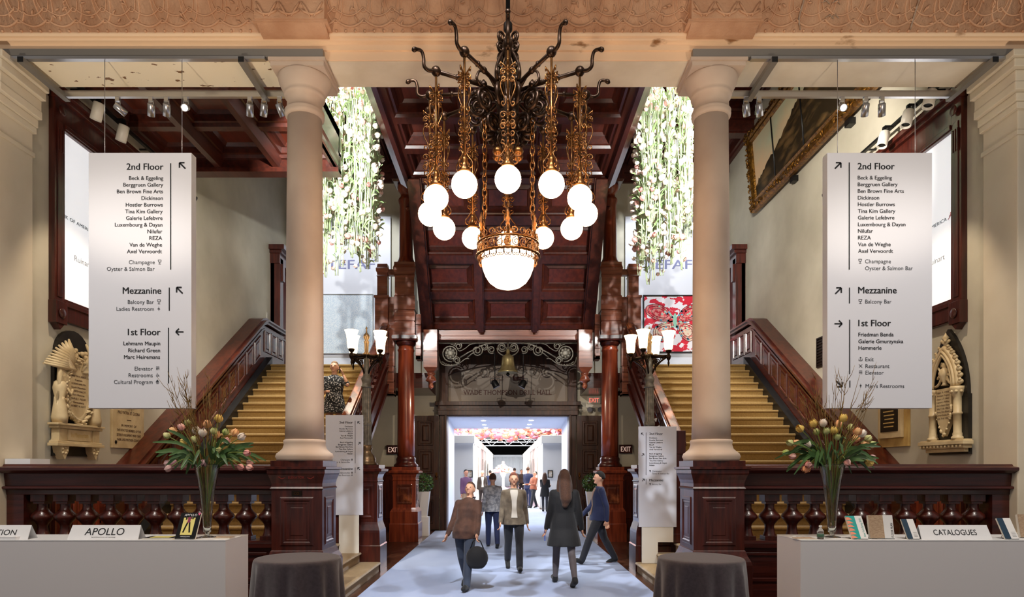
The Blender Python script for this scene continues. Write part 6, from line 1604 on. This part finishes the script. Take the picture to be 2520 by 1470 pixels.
def person(label, loc, H, rz, legs=((.3, .1), (-.25, .35)), arms=((.2, .3, .1), (-.2, .3, .1)), lean=.05, head=(0, 0), vox=.014,
           top=None, sleeve=1., hem=None, bottom=None, tights=None, shoes=None, hair=None, hairstyle='short', skin=None, inner=None, flare=.0, extras=None):
    skin = skin or m_skin; shoes = shoes or c_black
    k = H / 1.75
    V = Vector
    fw = V((0, -1, 0)); up = V((0, 0, 1))
    # skeleton with the pelvis at the origin
    J = {}
    for i, sd in ((0, 1), (1, -1)):
        a, kb = legs[i]
        hip = V((sd * .09, 0, -.03)); kn = hip + (fw * math.sin(a) - up * math.cos(a)) * .44
        an = kn + (fw * math.sin(a - kb) - up * math.cos(a - kb)) * .42
        ft = min(max(a - kb, -.8), .3) * .8
        toe = an + (fw * math.cos(ft) + up * math.sin(ft)) * .15 - up * .045
        J['leg%d' % i] = (hip, kn, an, toe)
    low = min(J['leg0'][2].z, J['leg1'][2].z)
    base = -low + .085
    ML = Matrix.Rotation(-lean, 4, 'X')
    Tt = lambda p: ML @ V(p)
    spine = [(0, 0, -.06), (0, 0, .1), (0, .0, .26), (0, -.005, .38), (0, .0, .46), (0, .01, .52)]
    neck1 = Tt((0, .0, .537)); 
    HM = Matrix.Rotation(head[0], 4, 'Z') @ Matrix.Rotation(-lean * .6 - head[1], 4, 'X')
    hc = neck1 + HM @ V((0, -.015, .115))
    def ringsT(infl=0., zlo=-.10, wst=.0, hemz=None, fl=0.):
        R_ = [(-.10, .187, .14), (.0, .176, .128), (.14, .138 + wst, .10 + wst), (.28, .162, .116), (.38, .165, .104), (.43, .135, .085), (.47, .09, .07), (.50, .066, .06)]
        out = []
        if hemz is not None:
            for q in (1., .5): out.append([V((((.192 + fl * q) + infl) * math.cos(t), ((.15 + fl * q) + infl) * math.sin(t), -.10 + (hemz + .10) * q)) for t in [2 * PI * j / 20 for j in range(20)]])
        for z, rx, ry in R_:
            out.append([Tt(((rx + infl) * math.cos(t), (ry + infl) * math.sin(t), z)) for t in [2 * PI * j / 20 for j in range(20)]])
        return out
    for i, sd in ((0, 1), (1, -1)):
        a, bd, ab = arms[i][:3]; tw = arms[i][3] if len(arms[i]) > 3 else 0.
        sh = Tt((sd * .165, 0, .415))
        dr = lambda a_, ab_: V((sd * math.sin(ab_), -math.sin(a_) * math.cos(ab_), -math.cos(a_) * math.cos(ab_)))
        el = sh + dr(a, ab) * .29
        wr = el + dr(a + bd, ab - tw) * .25
        J['arm%d' % i] = (sh, el, wr, dr(a + bd, ab - tw), sd)
    def legs_mb(b, infl, upto=3):
        for i in (0, 1):
            h, kn, an, toe = J['leg%d' % i]
            limb(b, [h, h.lerp(kn, .5), kn, kn.lerp(an, .4), an], [.088 + infl, .075 + infl, .056 + infl, .054 + infl, .038 + infl * 1.6])
    def arms_mb(b, infl, frac=1.):
        for i in (0, 1):
            s_, e, w_, d_, sd = J['arm%d' % i]
            if frac >= 1: limb(b, [s_, s_.lerp(e, .5), e, e.lerp(w_, .35), w_], [.053 + infl, .046 + infl, .039 + infl, .038 + infl, .027 + infl])
            else: limb(b, [s_, s_.lerp(e, frac * 1.6)], [.056 + infl, .047 + infl])
    mv = Matrix.Translation((0, 0, base))
    fin = Matrix.Scale(k, 4) @ mv
    b = MB()
    b.loft(ringsT(-.012)); b.ball((0, 0, -.05), (.15, .105, .1), 14, 8)
    limb(b, [Tt((0, .01, .46)), neck1, hc - HM @ V((0, -.01, .05))], [.056, .052, .05])
    legs_mb(b, -.006); arms_mb(b, -.004)
    for i in (0, 1):
        h, kn, an, toe = J['leg%d' % i]; limb(b, [an - up * .02, toe], [.036, .03])
    def hf(p, q):       # head: narrow the jaw, flatten the face
        j = max(0., -p.z); q = q.copy()
        q.x *= 1 - .32 * j ** 1.3; q.y *= 1 - .12 * j
        if p.y < 0: q.y *= .94
        return HM @ q
    b.ball(hc, (.076, .098, .118), 20, 16, hf)
    hp = lambda x, y, z: hc + HM @ V((x, y, z))
    limb(b, [hp(0, -.088, .012), hp(0, -.108, -.022)], [.011, .016], 8)
    limb(b, [hp(-.04, -.075, .026), hp(.04, -.075, .026)], [.016, .016], 8)
    limb(b, [hp(0, -.082, -.085), hp(0, -.07, -.10)], [.018, .014], 8)
    for sd in (-1, 1): b.ball(hp(sd * .078, .012, -.005), (.013, .022, .034), 8, 8)
    b.xf(fin)
    hd = MB()
    for i in (0, 1):
        s_, e, w_, d_, sd = J['arm%d' % i]
        d_ = d_.normalized(); side = fw - d_ * fw.dot(d_)
        side = side.normalized() if side.length > .1 else V((sd, 0, 0))
        nrm = d_.cross(side) * sd          # palm normal
        pts = []
        pr = [w_ - d_ * .02 , w_ + d_ * .03, w_ + d_ * .085]
        rg = []
        for p, a_, b_ in ((pr[0], .026, .022), (pr[1], .036, .017), (pr[2], .04, .013)):
            rg.append([p + side * (a_ * math.cos(t)) + nrm * (b_ * math.sin(t)) for t in [2 * PI * j / 10 for j in range(10)]])
        hd.loft(rg)
        for j, L_ in enumerate((.068, .078, .072, .056)):
            o = pr[2] + side * (.03 - .02 * j)
            c_ = .35 + .06 * j
            f1 = o + (d_ * math.cos(c_ * .5) - nrm * sd * 0 + nrm * -math.sin(c_ * .5)) * L_ * .5
            f2 = f1 + (d_ * math.cos(c_ * 1.6) - nrm * math.sin(c_ * 1.6)) * L_ * .3
            f3 = f2 + (d_ * math.cos(c_ * 2.4) - nrm * math.sin(c_ * 2.4)) * L_ * .22
            hd.tube([o - d_ * .012, f1, f2, f3], [.0095, .009, .008, .006], 7)
        th = pr[1] + side * .03
        hd.tube([th - d_ * .01, th + (side * .6 + d_ * .8) * .04, th + (side * .35 + d_ * .95) * .07], [.012, .011, .008], 7)
    hd.xf(fin)
    t = thing('person', loc, label, 'person', None, rz)
    bo = bpy.data.objects.new('body', remesh(b, 'body', skin, vox * k, extra=hd)); COL.objects.link(bo); bo.parent = t
    def piece(b_, name, mat, vx=None):
        b_.xf(fin)
        o = bpy.data.objects.new(name, remesh(b_, name, mat, (vx or vox) * k)); COL.objects.link(o); o.parent = t
        return o
    for i in (0, 1):
        h, kn, an, toe = J['leg%d' % i]
        q = MB(); d_ = (toe - an).normalized(); dn = (kn - an).normalized() * -1
        limb(q, [an, an + dn * .035 + fw * .0, toe - d_ * .05, toe + d_ * .015], [.048, .05, .046, .042])
        if abs(an.z - low) < .03: q.v = [(x, y, max(z, an.z - .085)) for x, y, z in q.v]
        piece(q, 'shoe', shoes)
    if bottom:
        q = MB(); legs_mb(q, .014); q.loft(ringsT(.006)[:3]); q.ball((0, 0, -.04), (.165, .12, .11), 14, 8); piece(q, 'trousers', bottom)
    if tights:
        q = MB(); legs_mb(q, .002); piece(q, 'tights', tights)
    if top:
        q = MB(); q.loft(ringsT(.016, hemz=hem, fl=flare)); arms_mb(q, .012, sleeve); limb(q, [J['arm0'][0], Tt((.09, 0, .445)), Tt((-.09, 0, .445)), J['arm1'][0]], [.058, .045, .045, .058])
        o = piece(q, 'dress' if hem is not None and not bottom else 'jacket', top)
    if inner:      # shirt front in the open jacket
        q = MB(); vs = []; rows = ((-.02, .180, .134, .28), (.06, .162, .119, .26), (.14, .139, .101, .25), (.28, .163, .117, .24), (.38, .166, .105, .34), (.43, .136, .087, .46), (.47, .092, .074, .6))
        for z, rx, ry, hw in rows:
            for m_ in range(7):
                t_ = -PI / 2 + hw * (m_ - 3) / 3
                vs.append(Tt(((rx + .0215) * math.cos(t_), (ry + .0215) * math.sin(t_), z)))
        q.add(vs, [(7 * r_ + m_, 7 * r_ + m_ + 1, 7 * r_ + m_ + 8, 7 * r_ + m_ + 7) for r_ in range(len(rows) - 1) for m_ in range(6)], True)
        q.xf(fin); q.obj('shirt_front', inner, t, local=True)
    if hair and hairstyle != 'bald':
        q = MB()
        def hrf(p, w_):
            w_ = w_.copy()
            if p.y < -.25 and p.z < .45: w_ *= .86
            if p.z < -.35 and hairstyle == 'short': w_ *= .80
            return HM @ w_
        q.ball(hc + HM @ V((0, .012, .018)), (.087, .104, .116), 18, 14, hrf)
        if hairstyle == 'long':
            limb(q, [hc + HM @ V((0, .06, .02)), neck1 + V((0, .075, .0)), Tt((0, .12, .36)), Tt((.01, .125, .26))], [.085, .095, .09, .05], 12)
            for sd in (-1, 1): limb(q, [hc + HM @ V((sd * .065, .02, .02)), neck1 + V((sd * .085, .02, .0)), Tt((sd * .10, .03, .40))], [.035, .04, .03], 8)
        if hairstyle == 'bun': q.ball(hc + HM @ V((0, .1, .05)), .045, 10, 8)
        # cut the cap away from the face
        keep = MB(); inv = HM.inverted()
        piece(q, 'hair', hair)
    q = MB()
    for sd in (-1, 1): q.ball(hp(sd * .032, -.087, .008), (.010, .006, .006), 8, 6)
    q.xf(fin); q.obj('eyes', m_dark, t, local=True)
    q = MB(); limb(q, [hp(-.018, -.083, -.056), hp(0, -.088, -.055), hp(.018, -.083, -.056)], [.003, .0045, .003], 6); q.xf(fin); q.obj('lips', m_lip, t, local=True)
    if extras: extras(t, J, fin, hp, Tt)
    return t, J, fin
def held(J, fin, i, off=(0, 0, 0)):
    s_, e, w_, d_, sd = J['arm%d' % i]
    return fin @ (w_ + d_ * .1 + Vector(off))
C0 = .0122
# visitors on the carpet
t, J, fn = person('stooping person in a brown jacket and slate jeans carrying a black bag on the carpet', (-.62, 9.45, C0), 1.62, -.25, legs=((.30, .12), (-.22, .38)), arms=((.45, .2, .12), (.35, .2, .2)), lean=.42, head=(0, .1),
                  top=c_brown, bottom=c_jean, hem=-.16, hair=h_brown)
p = t.matrix_basis @ held(J, fn, 0)
bg = thing('shoulder_bag', p, 'black bulging bag hanging from the hand of the stooping person', 'bag')
b = MB(); b.ball((p.x, p.y, p.z - .26), (.16, .10, .17), 18, 12, lambda u, q: Vector((q.x, q.y, max(q.z, -.15)))); b.obj('pouch', c_black, bg)
b = MB(); b.tube([(p.x - .10, p.y, p.z - .14), (p.x - .05, p.y, p.z - .02), (p.x, p.y, p.z + .01), (p.x + .05, p.y, p.z - .02), (p.x + .10, p.y, p.z - .14)], .009, 6); b.obj('handle', m_black, bg)
person('ginger haired person in an open taupe jacket walking down the middle of the carpet', (.10, 11.15, C0), 1.70, .06, legs=((.26, .06), (-.26, .34)), arms=((-.15, .2, .14), (.2, .25, .14)), top=c_beige, bottom=c_char, hem=-.14, inner=c_shirt, hair=h_ginger, flare=.01)
person('brown haired person in a grey print blouse and dark trousers behind the taupe jacket', (-.34, 14.4, C0), 1.66, PI + .1, legs=((.22, .05), (-.2, .3)), arms=((.1, .3, .1), (-.1, .3, .1)), top=c_grey, bottom=c_navy, hem=-.12, hair=h_brown)
t, J, fn = person('long haired person in a black knee length coat walking away on the carpet', (.84, 9.75, C0), 1.76, PI + .12, legs=((.28, .06), (-.26, .30)), arms=((.12, .2, .16), (-.1, .3, .2)), top=c_black, tights=c_tights, hem=-.36, flare=.055, hair=h_brown, hairstyle='long')
p = t.matrix_basis @ held(J, fn, 0, (0, 0, -.02))
ph = thing('phone', p, 'blue phone held by the long haired person in the black coat', 'phone')
b = MB(); b.box(p.x - .006, p.x + .006, p.y - .036, p.y + .036, p.z - .08, p.z + .07); b.obj('case', cl('blue_phone', (40, 80, 190)), ph, bev=.004)
person('person in a navy jacket and black trousers striding left near the right steps', (1.66, 11.95, C0), 1.76, -PI / 2 + .1, legs=((.42, .08), (-.30, .2)), arms=((-.3, .3, .1), (.35, .4, .1)), top=c_navy, bottom=c_char, hem=-.12, hair=h_dark, inner=c_tan)
# person on the left stairs with a phone at the ear
t, J, fn = person('person in a black and white print dress phoning on the left stairs', (-3.31, 12.40, 2.094), 1.72, .25, legs=((.02, .02), (.0, .02)), arms=((1.1, 2.5, .3, .65), (.25, 1.35, .12, .35)), head=(-.25, .12), top=c_pat, sleeve=.5, hem=-.24, flare=.07, hair=h_blond, hairstyle='bun', vox=.012)
p = t.matrix_basis @ held(J, fn, 0, (-.03, -.02, .0))
ph = thing('phone', p, 'dark phone held to the ear of the person in the print dress', 'phone')
b = MB(); b.box(p.x - .005, p.x + .005, p.y - .03, p.y + .03, p.z - .06, p.z + .06); b.obj('case', m_black, ph, bev=.003)
# visitors in the gallery beyond
G2 = dict(vox=.022)
person('person in a plum shirt and khaki trousers standing at the left inside the vestibule', (-1.50, 23.4, C0), 1.73, .5, legs=((.03, .02), (-.03, .02)), arms=((.05, .3, .1), (.0, .3, .1)), top=c_purple, bottom=c_khaki, hem=-.1, hair=h_dark, skin=m_skin2, **G2)
person('white haired person in a dark brown suit walking out of the gallery', (-1.17, 29.8, C0), 1.68, .1, legs=((.2, .05), (-.15, .2)), arms=((-.1, .2, .16), (.1, .2, .16)), top=c_suit, bottom=c_suit, hem=-.16, inner=c_shirt, hair=h_grey, **G2)
person('person in a navy suit seen from behind in the gallery corridor', (.93, 29.8, C0), 1.84, PI - .4, legs=((.08, .02), (-.05, .02)), arms=((.1, 1.2, .1), (.1, .4, .1)), top=c_navy, bottom=c_navy, hem=-.18, hair=h_brown, **G2)
t, J, fn = person('person in a rust jacket looking down at a phone in the gallery', (1.13, 28.9, C0), 1.68, -.9, legs=((.3, .1), (-.3, .05)), arms=((.4, 1.2, .05), (.4, 1.2, .05)), lean=.12, head=(0, .4), top=c_rust, bottom=c_char, hem=-.08, hair=h_dark, **G2)
person('long haired person in a short black dress standing at the far end of the carpet', (1.50, 26.4, C0), 1.60, PI - .2, legs=((.06, .0), (-.06, .02)), arms=((.5, 1.4, .05), (.4, 1.3, .05)), top=c_black, tights=c_char, hem=-.3, flare=.02, hair=h_brown, hairstyle='long', **G2)
person('dark haired person standing far down the middle of the gallery', (.36, 35.6, .0), 1.82, PI, legs=((.05, .02), (-.05, .02)), arms=((.1, .3, .1), (.1, .3, .1)), top=c_char, bottom=c_char, hem=-.14, hair=h_dark, **G2)
person('person in dark clothes far off beside the flower centrepiece', (.86, 41, .0), 1.72, .3, legs=((.05, .02), (-.05, .02)), arms=((.1, .9, .1), (.1, .4, .1)), top=c_suit, bottom=c_char, hem=-.12, hair=h_brown, **G2)
person('person in navy far off behind the white haired visitor', (-.92, 33.2, .0), 1.70, PI + .3, legs=((.12, .05), (-.12, .1)), arms=((.1, .3, .1), (.1, .3, .1)), top=c_navy, bottom=c_char, hem=-.12, hair=h_dark, **G2)
bpy.data.scenes.remove(TMP)
